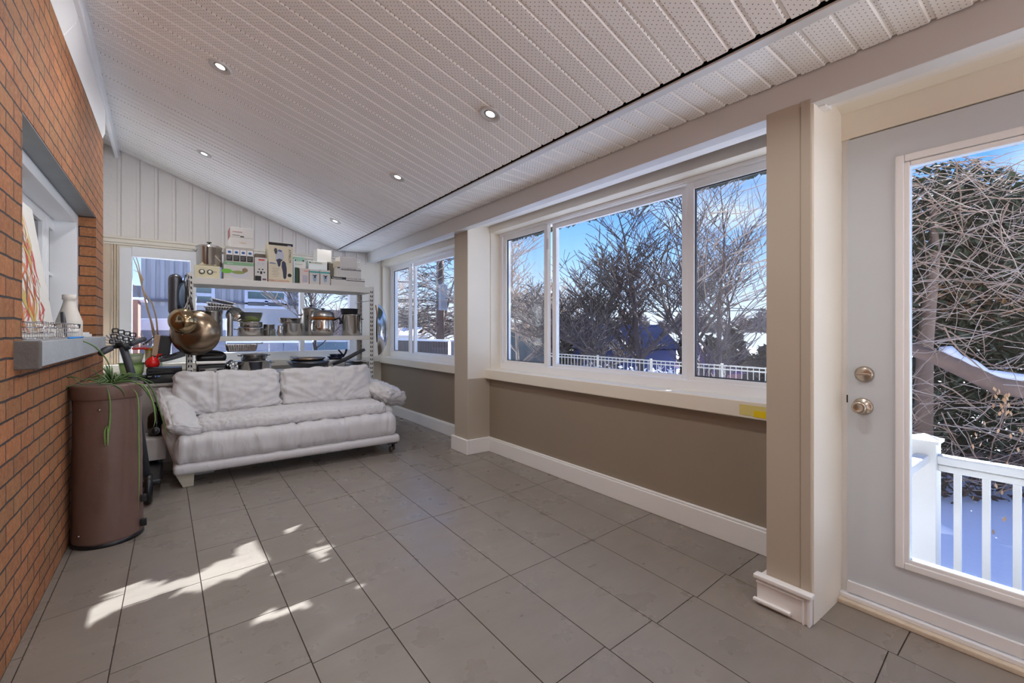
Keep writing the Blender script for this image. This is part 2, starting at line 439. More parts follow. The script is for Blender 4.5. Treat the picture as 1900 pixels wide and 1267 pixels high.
struct(roof.build('ceiling_roof', M_dark, solid=.06), 'roof deck above the soffit')
# trim along the top of the bricks
tm = MB()
def ring(y):
    lx, lz = cL(y)
    t = (y - 3.52) / 1.7
    return [(-.515, y, 2.875 - .012 * t), (-.448 - .036 * t if t > 0 else -.448, y, 3.0 - .04 * max(t, 0)), (lx + .004, y, lz - .002), (-.515, y, lz + .02)]
tm.hexa(ring(YN), ring(3.52)); tm.hexa(ring(3.52), ring(5.22))
t3 = tm.build('trim_3', M_white, bevel=.006); struct(t3, 'wide white board between the brick wall and the ceiling')
e0 = ring(5.22)
lip = MB()
def lring(y): 
    lx, lz = cL(y)
    return [(lx - .022, y, lz - .10), (lx + .012, y, lz - .10), (lx + .020, y, lz + .004), (lx - .022, y, lz + .02)]
lip.hexa(lring(YN), lring(3.52)); lip.hexa(lring(3.52), lring(YF))
lp = lip.build('ceiling_edge_moulding', M_vinyl, parent=t3, bevel=.004)

# ---- beam and everything under it on the window side
bm_ = MB(); ybar(bm_, bX, lambda y: bX(y) + .085, bZ0, lambda y: bZ1(y) + .04)
b = bm_.build('trim_4', M_fascia, bevel=.003); struct(b, 'long grey-white clad beam above the windows')
b2 = MB()
def slope(mb_, dx0, dx1, z0, z1, y0=YN, y1=YF):
    ring = lambda y: [(bX(y) + dx0, y, bZ0(y) + z0), (bX(y) + dx1, y, bZ0(y) + z1), (bX(y) + dx1, y, bZ0(y) + z1 + .05), (bX(y) + dx0, y, bZ0(y) + z0 + .05)]
    mb_.hexa(ring(y0), ring(y1))
slope(b2, .085, .165, .012, .030); slope(b2, .165, .255, .034, .058); slope(b2, .255, .335, .062, .074)
b2.build('beam_moulding', M_white, parent=b, bevel=.003)
struct(ybar(MB(), lambda y: bX(y) + .10, lambda y: 2.72, lambda y: 2.42 + .008 * y, lambda y: 2.45 + .008 * y).build('ceiling_recess', M_cream), 'cream board behind the beam')
# header over the windows
hd = MB(); hd.box(2.65, 2.95, .95, YF, 2.285, 2.60)
struct(hd.build('wall_right_header', M_cream, bevel=.004), 'cream header above the windows')
# lower wall
lw = MB(); lw.box(2.65, 2.95, .95, YF + .1, -.05, .765)
struct(lw.build('wall_right', M_taupe), 'taupe wall below the windows')
for i, (a, b_) in enumerate(((.95, 3.945), (4.20, YF - .03))):
    sl_ = MB().box(2.592, 2.80, a, b_, .758, .857).build('trim_%d' % (5 + i), M_cream, bevel=.008); struct(sl_, 'cream window ledge')
    if i == 0:
        y0, y1 = 1.15, 1.32
        tp = MB().box(2.5905, 2.5925, 1.14, 1.285, .775, .835).build('tape_strip', mat('pale_yellow_tape', (226, 210, 130), .5), parent=sl_, label='pale yellow tape')
        MB().box(2.5898, 2.5906, 1.14, 1.205, .772, .808).build('yellow_mark', mat('bright_yellow_mark', (240, 208, 10), .5), parent=tp)
# wall piece between the windows behind post 2 and right end
struct(MB().box(2.65, 2.95, 3.99, 4.33, .76, 2.3).build('wall_right_pier', M_cream), 'cream pier between the windows')
# ---- windows on the right wall
def bars(mb_, X0, X1, y0, y1, z0, z1, t, tb=None):
    tb = tb or t
    mb_.box(X0, X1, y0, y0 + t, z0, z1).box(X0, X1, y1 - t, y1, z0, z1).box(X0, X1, y0 + t, y1 - t, z0, z0 + tb).box(X0, X1, y0 + t, y1 - t, z1 - t, z1)
    return mb_
def window_r(name, y0, y1, panes, label, near_hidden=False):
    w = thing(name, (2.82, (y0 + y1) / 2, .86), label, '', kind='structure')
    bars(MB(), 2.78, 2.90, y0, y1, .845, 2.30, .045, .075).build('window_frame', M_vinyl, w, bevel=.004)
    # track lines at the head
    MB().box(2.765, 2.79, y0 + .02, y1 - .02, 2.262, 2.285).build('head_track', M_vinyl, w, bevel=.003)
    MB().box(2.66, 2.80, y1 - .012, y1 + .03, .857, 2.30).build('jamb', M_cream, w, bevel=.003)
    for (a, b_, kind) in panes:
        X = 2.80 if kind == 's' else 2.845
        s_ = bars(MB(), X - .012, X + .03, a, b_, .895, 2.262, .052).build('sash' if kind == 's' else 'fixed_light', M_vinyl, w, bevel=.004)
        MB().box(X + .006, X + .012, a + .045, b_ - .045, .94, 2.215).build('pane', M_glassd if kind == 's' else M_glass, s_)
        if kind == 's':
            g_ = bars(MB(), X + .003, X + .015, a + .050, b_ - .050, .945, 2.212, .010)
            g_.build('gasket', mat('grey_gasket', (70, 76, 84), .6), s_)
    return w
w1 = window_r('window_1', 1.0, 3.94, [(3.17, 3.88, 's'), (1.755, 3.155, 'f'), (1.04, 1.74, 's')], 'wide white sliding window between the two posts')
w2 = window_r('window_2', 4.33, 7.01, [(6.25, 6.945, 's'), (4.95, 6.235, 'f'), (4.38, 4.94, 's')], 'white sliding window beyond the middle post')
for w, yy in ((w1, 3.175), (w2, 6.255)):
    MB().box(2.786, 2.80, yy - .012, yy + .012, 2.02, 2.12).build('latch', mat('white_latch', (215, 216, 218), .4), w, bevel=.004)

# ---- posts
p1 = thing('trim_7', (2.3, .85, 0), 'beige square post left of the door', '', kind='structure')
MB().box(2.172, 2.51, .812, .955, 0, 2.245).build('post_face', M_beige, p1, bevel=.004)
MB().box(2.168, 2.51, .772, .812, 0, 2.245).build('post_corner_board', M_beige, p1, bevel=.003)
MB().box(2.178, 2.53, .764, .774, 0, 2.29).build('post_side_board', M_cream, p1)
pl = MB()
pl.box(2.146, 2.172, .765, .985, 0, .125).box(2.132, 2.172, .757, .995, .118, .137)
pl.box(2.172, 2.30, .955, .985, 0, .125)
pl.build('plinth', M_white, p1, bevel=.004)
pm = MB()
pm.box(2.138, 2.147, .765, .775, .0, .12).box(2.138, 2.147, .787, .795, .0, .11).box(2.138, 2.147, .787, .985, .100, .108)
pm.box(2.128, 2.147, .84, .995, .016, .028)
pm.build('plinth_moulding', M_white, p1, bevel=.002)
MB().box(2.22, 2.29, .735, .764, 2.215, 2.235).build('corner_bracket', M_white, p1, bevel=.002)
p2 = thing('trim_8', (2.5, 4.0, 0), 'two-tone square post between the windows', '', kind='structure')
MB().box(2.383, 2.66, 3.935, 4.20, 0, .765).build('post_lower', M_beige, p2, bevel=.003)
MB().box(2.383, 2.66, 3.935, 4.20, .765, 2.42).build('post_upper', M_cream, p2, bevel=.003, label='cream upper part of the post')
MB().box(2.380, 2.3835, 3.938, 4.198, .0, 2.42).build('post_front', M_beige, p2)
MB().box(2.355, 2.383, 3.905, 4.235, 0, .15).box(2.383, 2.65, 3.905, 3.935, 0, .15).build('plinth', M_white, p2, bevel=.006)
# ---- baseboards
struct(MB().box(2.622, 2.65, .95, 3.905, 0, .135).box(2.63, 2.65, .95, 3.905, .135, .15).build('baseboard_right', M_white, bevel=.005), 'white baseboard')
struct(MB().box(2.622, 2.65, 4.20, YF, 0, .135).box(2.63, 2.65, 4.20, YF, .135, .15).build('baseboard_right_far', M_white, bevel=.005), 'white baseboard beyond the post')

# ---- far wall
fw_ = MB(); ZB = .86; ZT = 2.25; XA, XB = -.47, 2.24
fw_.box(-1.2, 2.78, YF, YF + .25, -.05, ZB).box(-1.2, XA, YF, YF + .25, ZB, ZT).box(XB, 2.78, YF, YF + .25, ZB, ZT).box(-1.2, 3.0, YF, YF + .25, ZT, 2.34)
struct(fw_.build('wall_back', M_cream), 'cream end wall around the far window')
bd = MB(); p = .173; x = -.516 - 3 * p
while x < 2.9:
    bd.box(x + .006, x + p - .004, YF + .002, YF + .22, 2.30, 3.9); bd.box(x - .006, x + .008, YF + .012, YF + .2, 2.30, 3.9)
    bd.box(x + p - .034, x + p - .004, YF - .004, YF + .01, 2.30, 3.9)
    x += p
struct(bd.build('wall_back_siding', M_side, bevel=.002), 'white vertical board siding under the slope')
cr = MB().box(-.74, 2.3, YF - .05, YF, 2.345, 2.372).box(-.74, 2.3, YF - .035, YF, 2.30, 2.345).box(-.74, 2.3, YF - .02, YF, 2.275, 2.30).build('trim_9', M_cream, bevel=.006)
struct(cr, 'cream crown moulding over the far window')
w3 = thing('window_3', (.9, YF, ZB), 'wide white three-part window in the end wall', '', kind='structure')
bars(MB(), 0, 0, 0, 0, 0, 0, 0)
ff = MB(); 
ff.box(XA - .06, XA + .055, YF - .012, YF + .10, ZB, ZT).box(XB - .09, XB + .01, YF - .012, YF + .10, ZB, ZT).box(XA + .055, XB - .09, YF - .012, YF + .10, ZT - .10, ZT + .02).box(XA + .055, XB - .09, YF - .012, YF + .10, ZB, ZB + .11)
ff.box(.155, .215, YF - .01, YF + .10, ZB, ZT).box(1.445, 1.505, YF - .01, YF + .10, ZB, ZT)
ff.build('window_frame', M_vinyl, w3, bevel=.005)
for a, b_ in ((XA + .05, .16), (.21, 1.45), (1.50, XB - .08)):
    MB().box(a, b_, YF + .04, YF + .046, ZB + .10, ZT - .09).build('pane', M_glass, w3)
cs = MB(); 
for i in range(3): cs.box(-.60 + i * .024, -.582 + i * .024, YF - .018, YF, .80, 2.28)
cs.box(-.68, -.612, YF - .01, YF, .80, 2.28)
cs.build('casing', mat('peach_casing', (216, 196, 172), .55), w3, bevel=.004)
MB().box(-.74, 2.62, YF - .10, YF, .775, .86).build('window_ledge', M_cream, w3, bevel=.006)
struct(MB().box(-.7, 2.65, YF - .02, YF, 0, .14).build('baseboard_back', M_white, bevel=.005), 'white baseboard on the end wall')
# ---- unseen wall behind the camera; opening added to let in daylight fill
nw = MB(); nw.box(-1.2, 3.0, YN - .2, YN, -.05, .3).box(-1.2, 3.0, YN - .2, YN, 2.2, 3.9).box(-1.2, -.3, YN - .2, YN, .3, 2.2).box(2.4, 3.0, YN - .2, YN, .3, 2.2)
struct(nw.build('wall_front', M_cream), 'cream wall with a window behind the viewpoint')
# ---- door wall
dw = MB(); dw.box(2.50, 2.62, -.40, -.20, -.05, 2.6).box(2.50, 2.62, YN, -.40, -.05, .40).box(2.50, 2.62, YN, -.40, 2.25, 2.6).box(2.50, 2.62, -2.3, -2.2, .4, 2.25)  # openings out of view, added so sun bounces up to the ceiling
struct(dw.build('wall_right_near', M_beige), 'beige wall beyond the door')
dh = MB(); dh.box(2.50, 2.62, -.20, .775, 2.142, 2.6).box(2.53, 2.62, -.20, .775, 2.12, 2.2)
dh.add([(2.50, YN, 2.262), (2.50, .765, 2.262), (2.38, .765, 2.315), (2.38, YN, 2.315), (2.50, YN, 2.34), (2.50, .765, 2.34), (2.38, .765, 2.34), (2.38, YN, 2.34)], [(0, 1, 2, 3), (4, 7, 6, 5), (0, 4, 5, 1), (1, 5, 6, 2), (2, 6, 7, 3), (3, 7, 4, 0)])
struct(dh.build('trim_10', M_cream, bevel=.003), 'cream casing above the door')
struct(MB().box(2.51, 2.62, .735, .955, -.05, 2.6).build('trim_11', M_vinyl), 'white jamb beside the door')
struct(MB().box(2.45, 2.62, -.2, .765, 0, .022).build('trim_12', mat('worn_threshold', (214, 200, 178), .7, 0, .2, 22), bevel=.004), 'worn cream threshold strip')
struct(MB().box(2.475, 2.62, -.2, .765, .022, .042).build('trim_13', M_vinyl, bevel=.003), 'white door sill')
d = thing('door_1', (2.52, .3, .045), 'pale grey entry door with a tall glass panel', '', kind='structure')
GY0, GY1, GZ0, GZ1 = .02, .520, .276, 1.955
DZ0, DZ1, DY0, DY1 = .048, 2.135, -.175, .738
slab = MB(); slab.box(2.50, 2.545, GY1, DY1, DZ0, DZ1).box(2.50, 2.545, DY0, GY0, DZ0, DZ1).box(2.50, 2.545, GY0, GY1, DZ0, GZ0).box(2.50, 2.545, GY0, GY1, GZ1, DZ1)
slab.build('slab', M_door, d)
mo = MB()
mo2 = bars(MB(), 2.488, 2.502, GY0 - .045, GY1 + .045, GZ0 - .040, GZ1 + .050, .030)
bars(mo2, 2.492, 2.502, GY0 - .018, GY1 + .018, GZ0 - .016, GZ1 + .018, .022)
mo2.build('glass_moulding', M_vinyl, d, bevel=.006)
MB().box(2.515, 2.522, GY0 - .01, GY1 + .01, GZ0 - .01, GZ1 + .01).build('pane', M_glass, d)
MB().box(2.488, 2.502, DY0, DY1, DZ0, DZ0 + .052).build('door_sweep', M_vinyl, d, bevel=.003)
Rx = Matrix.Rotation(R(-90), 3, 'Y')
kn = MB().lathe([(.001, 0), (.038, .0), (.038, .006), (.034, .010), (.014, .014), (.012, .030), (.020, .038), (.027, .046), (.029, .054), (.026, .062), (.018, .066), (.016, .064), (.001, .064)], (2.50, .681, .91), 32, Rx).build('knob', M_nickel, d, smooth=True)
db = MB().lathe([(.001, 0), (.036, .0), (.036, .006), (.030, .012), (.028, .014), (.001, .014)], (2.50, .675, 1.057), 32, Rx).build('deadbolt', M_nickel, d, smooth=True)
MB().box(2.465, 2.487, .648, .702, 1.052, 1.063, None).build('thumb_turn', M_nickel, db, bevel=.003)
MB().box(2.505, 2.5095, .7385, .7445, .92, .955).build('strike_gap', M_dark, d)
# ================================================================ THINGS
M_leather = mat('white_leather', (206, 203, 203), .46, 0, .04, 3, .12, 60)
M_leather2 = mat('leather_side', (196, 193, 190), .46, 0, .04, 3, .12, 60)
for m_l in (M_leather, M_leather2):
    n_ = NT(m_l); mp_ = n_.new('ShaderNodeMapping'); mp_.inputs['Scale'].default_value = (9, 3.5, 3.2); n_.link(n_.objco(), mp_.inputs[0])
    a_n = n_.noise(mp_.outputs[0], 1.3, 1.5, .45)
    rdg = n_.math('SUBTRACT', 1.0, n_.math('POWER', n_.math('ABSOLUTE', n_.math('MULTIPLY', n_.math('SUBTRACT', a_n, .5), 3.2)), .55))
    n_.bump(n_.math('ADD', rdg, n_.math('MULTIPLY', n_.noise(n_.objco(), 90, 2), .03)), .22, .016)
M_steel = mat('polished_steel', (205, 202, 198), .16, 1., .06, 4)
M_steel_br = mat('brushed_steel', (190, 188, 184), .30, 1., .08, 6)
M_wok = mat('tarnished_steel', (150, 132, 112), .27, 1., .3, 5, .25, 9)
M_bowl = mat('bronze_steel', (168, 148, 116), .13, 1., .25, 6)
M_pan = mat('grey_pan', (96, 98, 104), .32, .8, .1, 6)
M_black = mat('black_plastic', (22, 22, 24), .35, 0, .1, 6)
M_blackg = mat('black_gloss', (12, 12, 14), .12, 0, .1, 6)
M_char = mat('charcoal_plastic', (58, 60, 66), .45, 0, .1, 6)
M_rack = mat('rack_enamel', (214, 211, 204), .42, .1, .05, 4)
M_slot = mat('rack_slot', (40, 40, 42), .8)
M_foil = mat('foil', (206, 206, 206), .22, 1., .1, 8, .9, 22)
M_gold = mat('copper_band', (190, 112, 40), .35, .3, .1, 6)
M_text_k = mat('ink_black', (24, 22, 24), .6); M_text_r = mat('ink_red', (178, 32, 40), .6)
M_text_g = mat('ink_green', (30, 92, 52), .6); M_text_w = mat('ink_white', (236, 236, 236), .6)
M_teal = mat('ink_teal', (58, 166, 168), .6); M_blue = mat('ink_blue', (44, 96, 158), .6); M_navy = mat('ink_navy', (38, 40, 72), .5)
M_card = mat('white_card', (212, 209, 204), .6, 0, .03, 4)

# ---------------- sofa
sf = thing('sofa', (.92, 4.88, 0), 'white leather two-seat sofa with slouching side cushions, in front of the metal rack', 'sofa')
def creases(freq, seed, amt=1.):
    def f(a, b, c):
        return amt * (noise.noise(Vector((a * freq[0] + seed, b * freq[1], c * freq[2]))) + .6 * abs(noise.noise(Vector((a * freq[0] * 2.2, b * freq[1] * 2.2 + seed, c * freq[2] * 2.2)))) )
    return f
def apron_wr(a, b, c):
    base = 1.0 * noise.noise(Vector((a * 16, b * 2, c * .6 + 3))) + .5 * noise.noise(Vector((a * 38, b * 2, c * 1.0)))
    seam = -1.6 * math.exp(-((a + .02) / .008) ** 2) - 1.4 * math.exp(-((a - .44) / .008) ** 2) 
    return base + seam
# tapered body: wide at the top, tucked at the bottom
def taper(mb_, z0, z1, x_c, y_f, amt_x, amt_y):
    for p_ in mb_.v:
        t = max(0, min(1, (z1 - p_.z) / (z1 - z0)))
        if p_.x < x_c: p_.x += amt_x * t * 0
        if p_.y > 4.8: p_.y -= amt_y * t
    return mb_
ap = soft(.915, 4.84, .292, 1.85, .86, .232, .07, (.0, .012, .0), .011, n=(150, 14, 12), wfn=apron_wr)
ap.build('seat_base', M_leather, sf, smooth=True)
rl = soft(.925, 4.83, .150, 1.88, .86, .088, .036, (0, .006, 0), .002, n=(60, 12, 8), wdir=(6, 3, 3), seed=4)
rl.build('base_rail', M_leather, sf, smooth=True)
def seat_wr(a, b, c):
    return .8 * noise.noise(Vector((a * 22, b * 5, c * 3))) + .55 * noise.noise(Vector((a * 55, b * 12, c * 5 + 2)))
sc = soft(.955, 4.86, .448, 1.63, .66, .125, .055, (0, .01, .022), .014, n=(150, 30, 10), wfn=seat_wr)
sc.build('seat_cushion', M_leather, sf, smooth=True)
# back shell
bs = MB(); 
prof_b = [(5.06, .12), (5.20, .12), (5.40, .74), (5.36, .80), (5.28, .80), (5.10, .40)]
bs.prism([(-.02, y, z) for y, z in prof_b], (1.88, 0, 0))
bs.build('back_shell', M_leather2, sf, bevel=.03, seg=4)
# back cushions
def back_wr(seed, seam_at):
    def f(a, b, c):
        # creases radiate from the middle of the lower edge
        ang = math.atan2(c + 1.2, a - seam_at + .001); rad_ = math.hypot(c + 1.2, a - seam_at)
        r = .9 * noise.noise(Vector((ang * 8.0 + seed, rad_ * 1.3, b))) * min(1, rad_)
        r += .5 * noise.noise(Vector((a * 6 + seed, b * 2, c * 5)))
        r += -1.5 * math.exp(-((a - seam_at) / .012) ** 2)
        r += .4 * noise.noise(Vector((a * 26 + seed, c * 9, b * 2))) * math.exp(-((c + .9) / .3) ** 2)
        return r
    return f
tilt = Matrix.Rotation(R(-19), 3, 'X')
for (x0, x1, seed, seam) in ((-.015, .838, 3, -.25), (.845, 1.745, 9, .12)):
    cu = soft((x0 + x1) / 2, 5.03, .665, x1 - x0, .19, .415, .055, (0, .045, .0), .024, M=tilt, n=(80, 10, 44), wfn=back_wr(seed, seam))
    cu.build('back_cushion', M_leather, sf, smooth=True)
# side panels and arm pillows
for sx, xo in ((0, -.02), (1, 1.86)):
    s_ = MB()
    if sx == 0:
        s_.hexa([(.0, 4.50, .14), (.10, 4.50, .14), (.10, 5.22, .14), (.0, 5.22, .14)], [(-.10, 4.62, .46), (.10, 4.62, .46), (.10, 5.38, .50), (-.12, 5.38, .50)])
        s_.build('side_panel', M_leather2, sf, bevel=.05, seg=4)
    else:
        s_.hexa([(1.76, 4.50, .14), (1.85, 4.50, .14), (1.85, 5.22, .14), (1.76, 5.22, .14)], [(1.76, 4.62, .44), (1.88, 4.62, .44), (1.92, 5.38, .50), (1.76, 5.38, .50)])
        s_.build('side_panel', M_leather2, sf, bevel=.05, seg=4)
ML = Matrix.Rotation(R(9), 3, 'Z') @ Matrix.Rotation(R(19), 3, 'X') @ Matrix.Rotation(R(22), 3, 'Y')
arm = soft(.015, 4.83, .565, .24, .74, .105, .052, (.01, .0, .02), .016, M=ML, n=(18, 40, 12), wfn=creases((2, 6, 3), 5))
arm.build('arm_cushion', M_leather, sf, smooth=True)
MRt = Matrix.Rotation(R(20), 3, 'Z') @ Matrix.Rotation(R(12), 3, 'X') @ Matrix.Rotation(R(16), 3, 'Y')
arm = soft(1.875, 4.98, .565, .34, .54, .15, .075, (.02, .0, .03), .022, M=MRt, n=(22, 36, 12), wfn=creases((3, 7, 3), 8))
arm.build('arm_cushion', M_leather, sf, smooth=True)
# legs
mb = MB(); mb.hexa([(.05, 4.46, 0), (.12, 4.46, 0), (.12, 4.52, 0), (.05, 4.52, 0)], [(.0, 4.45, .112), (.125, 4.45, .112), (.125, 4.56, .112), (.0, 4.56, .112)])
mb.build('leg', mat('pale_leg', (196, 190, 170), .5), sf, bevel=.004)
MB().box(.12, .26, 4.47, 4.50, .085, .105).build('leg_bracket', mat('grey_metal', (120, 120, 120), .4, .6), sf)
for x, y in ((1.80, 4.50), (1.80, 5.08), (.06, 5.08)):
    lg = MB().box(x - .05, x + .05, y - .04, y + .04, .088, .110).box(x + .012, x + .03, y - .028, y + .028, .02, .09)
    lg = lg.build('leg', M_char, sf, bevel=.004)
    MB().lathe([(.004, -.012), (.026, -.012), (.030, -.006), (.030, .006), (.026, .012), (.004, .012)], (x - .005, y, .030), 24, Matrix.Rotation(R(90), 3, 'Y')).build('caster_wheel', mat('brown_wheel', (92, 78, 66), .5), lg, smooth=True)

# ---------------- brown drum with the plant
br = thing('covered_drum', (-.325, 3.62, 0), 'tall brown vinyl-covered drum standing against the brick wall', 'drum')
M_brown = mat('brown_vinyl', (112, 86, 76), .42, 0, .14, 3, .35, 14)
bx_, by_ = -.326, 3.66
prof_d = [(.150, .012), (.163, .012), (.166, .03), (.168, .2), (.1675, .5), (.164, .74), (.160, .86)]
mb = MB(); n_ = 64; vs = []
zs = [.012 + i * (.848) / 40 for i in range(41)]
for z in zs:
    r0 = lerp(.166, .157, z / .86)
    for k in range(n_):
        w = 2 * math.pi * k / n_
        dd = .0035 * noise.noise(Vector((math.cos(w) * 2.2, math.sin(w) * 2.2, z * 5))) + .002 * noise.noise(Vector((math.cos(w) * 5, math.sin(w) * 5, z * 14 + math.sin(w * 2) * 2)))
        vs.append((bx_ + (r0 + dd) * math.cos(w), by_ + (r0 + dd) * math.sin(w), z))
mb.add(vs, [(i * n_ + k, i * n_ + (k + 1) % n_, (i + 1) * n_ + (k + 1) % n_, (i + 1) * n_ + k) for i in range(40) for k in range(n_)] + [tuple(range(n_ - 1, -1, -1))])
mb.build('body', M_brown, br, smooth=True)
MB().lathe([(.12, .852), (.164, .852), (.167, .858), (.168, .925), (.165, .935), (.150, .937), (.001, .925)], (bx_, by_, 0), 64).build('lid', M_brown, br, smooth=True, label='overhanging brown lid band')
MB().lathe([(.10, 0), (.169, 0), (.171, .006), (.170, .020), (.164, .024), (.10, .024)], (bx_, by_, 0), 64).build('base_ring', M_black, br, smooth=True, label='black base ring')
for z in (.05, .20): MB().box(bx_ + .155, bx_ + .185, by_ - .075, by_ - .055, z, z + .045).build('clasp', M_black, br, bevel=.004)
for u, v in ((131, 1002), (186, 760), (204, 762)):
    q = at(u, v, Y=by_ - .15); q = Vector((bx_, by_, 0)) + (Vector((q.x, q.y, 0)) - Vector((bx_, by_, 0))).normalized() * .1665 + Vector((0, 0, q.z))
    MB().lathe([(.004, -.003), (.0075, 0), (.004, .004)], q, 12, Matrix.Rotation(R(90), 3, 'X')).build('rivet', M_steel, br, smooth=True)

M_leaf = mat('aloe_green', (84, 112, 62), .45, 0, .25, 14); M_leaf2 = mat('pale_green_stem', (120, 152, 84), .45, 0, .2, 14)
pt = thing('trailing_plant', (bx_, by_, .935), 'trailing green succulent with long drooping stems on top of the brown drum', 'plant')
rp = random.Random(11)
def leafblade(mb_, pts, w):
    mb_.tube(pts, [w * max(.15, math.sin(math.pi * min(1, (i + 1.2) / (len(pts) + .6)))) for i in range(len(pts))], 5)
def px(u, v, Y): return at(u, v, Y=Y)
# hanging and arching stems laid out from the photo
arcs = [
    ([(205, 700), (200, 672), (178, 645), (150, 632), (118, 629)], 3.62, .0045),
    ([(198, 716), (204, 745), (203, 790), (197, 822), (193, 828)], 3.47, .0055),
    ([(195, 828), (194, 800), (200, 790)], 3.47, .005),
    ([(200, 828), (200, 805), (200, 790)], 3.47, .005),
    ([(245, 712), (268, 716), (283, 745), (288, 775), (285, 792)], 3.50, .005),
    ([(240, 706), (262, 704), (282, 722), (296, 760), (308, 800), (318, 818)], 3.62, .0045),
    ([(246, 720), (256, 740), (257, 800), (258, 880), (257, 945)], 3.49, .0048),
    ([(170, 712), (140, 700), (115, 704), (106, 724), (108, 745), (121, 765)], 3.60, .0045),
    ([(165, 716), (130, 716), (112, 730), (109, 770), (117, 800), (113, 770)], 3.60, .004),
    ([(165, 712), (128, 722), (110, 735), (100, 772)], 3.66, .004),
    ([(215, 710), (245, 698), (275, 706), (294, 716)], 3.58, .004),
    ([(180, 714), (205, 712), (225, 722), (232, 736)], 3.48, .004),
    ([(190, 714), (170, 704), (155, 703)], 3.62, .004), ([(185, 716), (150, 712), (124, 688)], 3.66, .003),
    ([(200, 712), (235, 706), (262, 716), (285, 748), (292, 770)], 3.55, .0045),
    ([(205, 708), (200, 695), (192, 684), (186, 676)], 3.66, .0035), ([(190, 712), (178, 690), (165, 686)], 3.7, .003)]
mbA, mbB = MB(), MB()
for i, (pp, Yp, w) in enumerate(arcs):
    P3 = [px(u, v, Yp + .012 * k * (1 if i % 2 else -1)) for k, (u, v) in enumerate(pp)]
    # smooth through Catmull-Rom
    out = []
    for k in range(len(P3) - 1):
        p0, p1, p2_, p3 = P3[max(k - 1, 0)], P3[k], P3[k + 1], P3[min(k + 2, len(P3) - 1)]
        for t in [j / 6 for j in range(6)]:
            out.append(.5 * ((2 * p1) + (-p0 + p2_) * t + (2 * p0 - 5 * p1 + 4 * p2_ - p3) * t * t + (-p0 + 3 * p1 - 3 * p2_ + p3) * t ** 3))
    out.append(P3[-1]); leafblade(mbB if i in (1, 2, 3, 6, 4) else mbA, out, w)
mbA.build('long_leaf', M_leaf, pt, smooth=True); mbB.build('hanging_stem', M_leaf2, pt, smooth=True)
mbC = MB()
for k in range(34):
    a = rp.uniform(0, 6.28); r1 = rp.uniform(.07, .16); b0 = Vector((bx_ + .02, by_ - .03, .935))
    h_ = rp.uniform(.01, .06)
    mbC.tube([b0, b0 + Vector((math.cos(a) * r1 * .5, math.sin(a) * r1 * .5, h_)), b0 + Vector((math.cos(a) * r1, math.sin(a) * r1, h_ * .6))], [.004, .0045, .001], 5)
for k in range(14):
    a = rp.uniform(0, 6.28); b0 = px(206, 708, 3.62)
    q = px(206 - rp.uniform(0, 14), rp.uniform(672, 700), 3.62)
    mbC.tube([b0, lerp(b0, q, .5) + Vector((math.cos(a) * .01, 0, 0)), q + Vector((math.cos(a) * .014, 0, 0))], [.004, .004, .001], 5)
mbC.build('leaf_cluster', M_leaf, pt, smooth=True)
q = px(288, 799, 3.50)
MB().lathe([(.001, -.022), (.014, -.018), (.021, -.006), (.022, .004), (.015, .017), (.001, .022)], q, 24).build('dark_bulb', M_blackg, pt, smooth=True, label='shiny black round bulb at a stem end')

# ---------------- electric scooter behind the drum
es = thing('kick_scooter', (-.25, 4.25, 0), 'black kick scooter leaning behind the brown drum', 'scooter')
top = px(228, 642, 4.2); bot = px(262, 790, 4.2); bot2 = Vector((bot.x + (bot.x - top.x) * .72, 4.20, .12))
stm = MB()
dx = Vector((1, 0, 0)); 
stm.tube([top + Vector((0, 0, -.0)), px(246, 700, 4.2), Vector((bot2.x - .03, 4.2, .12))], [.024, .024, .022], 12)
stm.build('stem', M_char, es, smooth=True)
stm = MB().tube([px(214, 641, 4.2), px(229, 640, 4.2), px(236, 650, 4.2)], [.022, .027, .025], 12).build('stem_clamp', M_black, es, smooth=True)
MB().tube([px(214, 643, 4.19), px(198, 646, 4.12), px(190, 650, 4.1)], .014, 10).tube([px(232, 642, 4.21), px(246, 635, 4.3)], .014, 10).build('handlebar', M_black, es, smooth=True)
MB().tube([px(206, 646, 4.12), px(186, 656, 4.06)], .0185, 12).build('grip', M_char, es, smooth=True)
MB().tube([px(242, 638, 4.26), px(267, 629, 4.4)], .0195, 12).build('grip', M_char, es, smooth=True)
c_ = Vector((-.06, 4.25, .108))
wh = MB()
for k in range(25):
    pass
Rw = Matrix.Rotation(R(90), 3, 'Y') 
MB().lathe([(.055, -.02), (.095, -.022), (.106, -.012), (.108, 0), (.106, .012), (.095, .022), (.055, .02)], Vector((bot2.x - .03, 4.2, .108)), 32, Rw, False, False).build('wheel', M_black, es, smooth=True)
MB().lathe([(.012, -.018), (.055, -.016), (.055, .016), (.012, .018)], Vector((bot2.x - .03, 4.2, .108)), 24, Rw).build('wheel_hub', M_char, es, smooth=True)
MB().box(bot2.x - .10, bot2.x + .04, 4.28, 4.95, .10, .145).build('deck', M_black, es, bevel=.012)
MB().lathe([(.03, -.018), (.085, -.02), (.095, -.010), (.096, 0), (.095, .010), (.085, .02), (.03, .018)], Vector((bot2.x - .03, 5.03, .096)), 32, Rw).build('wheel', M_black, es, smooth=True)
ch = thing('black_bottle', (-.05, 4.95, 0), 'black round-bodied bottle standing on the white cabinet left of the sofa', 'bottle')
MB().lathe([(.03, .36), (.055, .36), (.062, .38), (.064, .46), (.060, .52), (.045, .545), (.02, .56), (.016, .62), (.020, .64), (.001, .645)], (-.13, 4.95, 0), 28).build('body', M_blackg, ch, smooth=True)
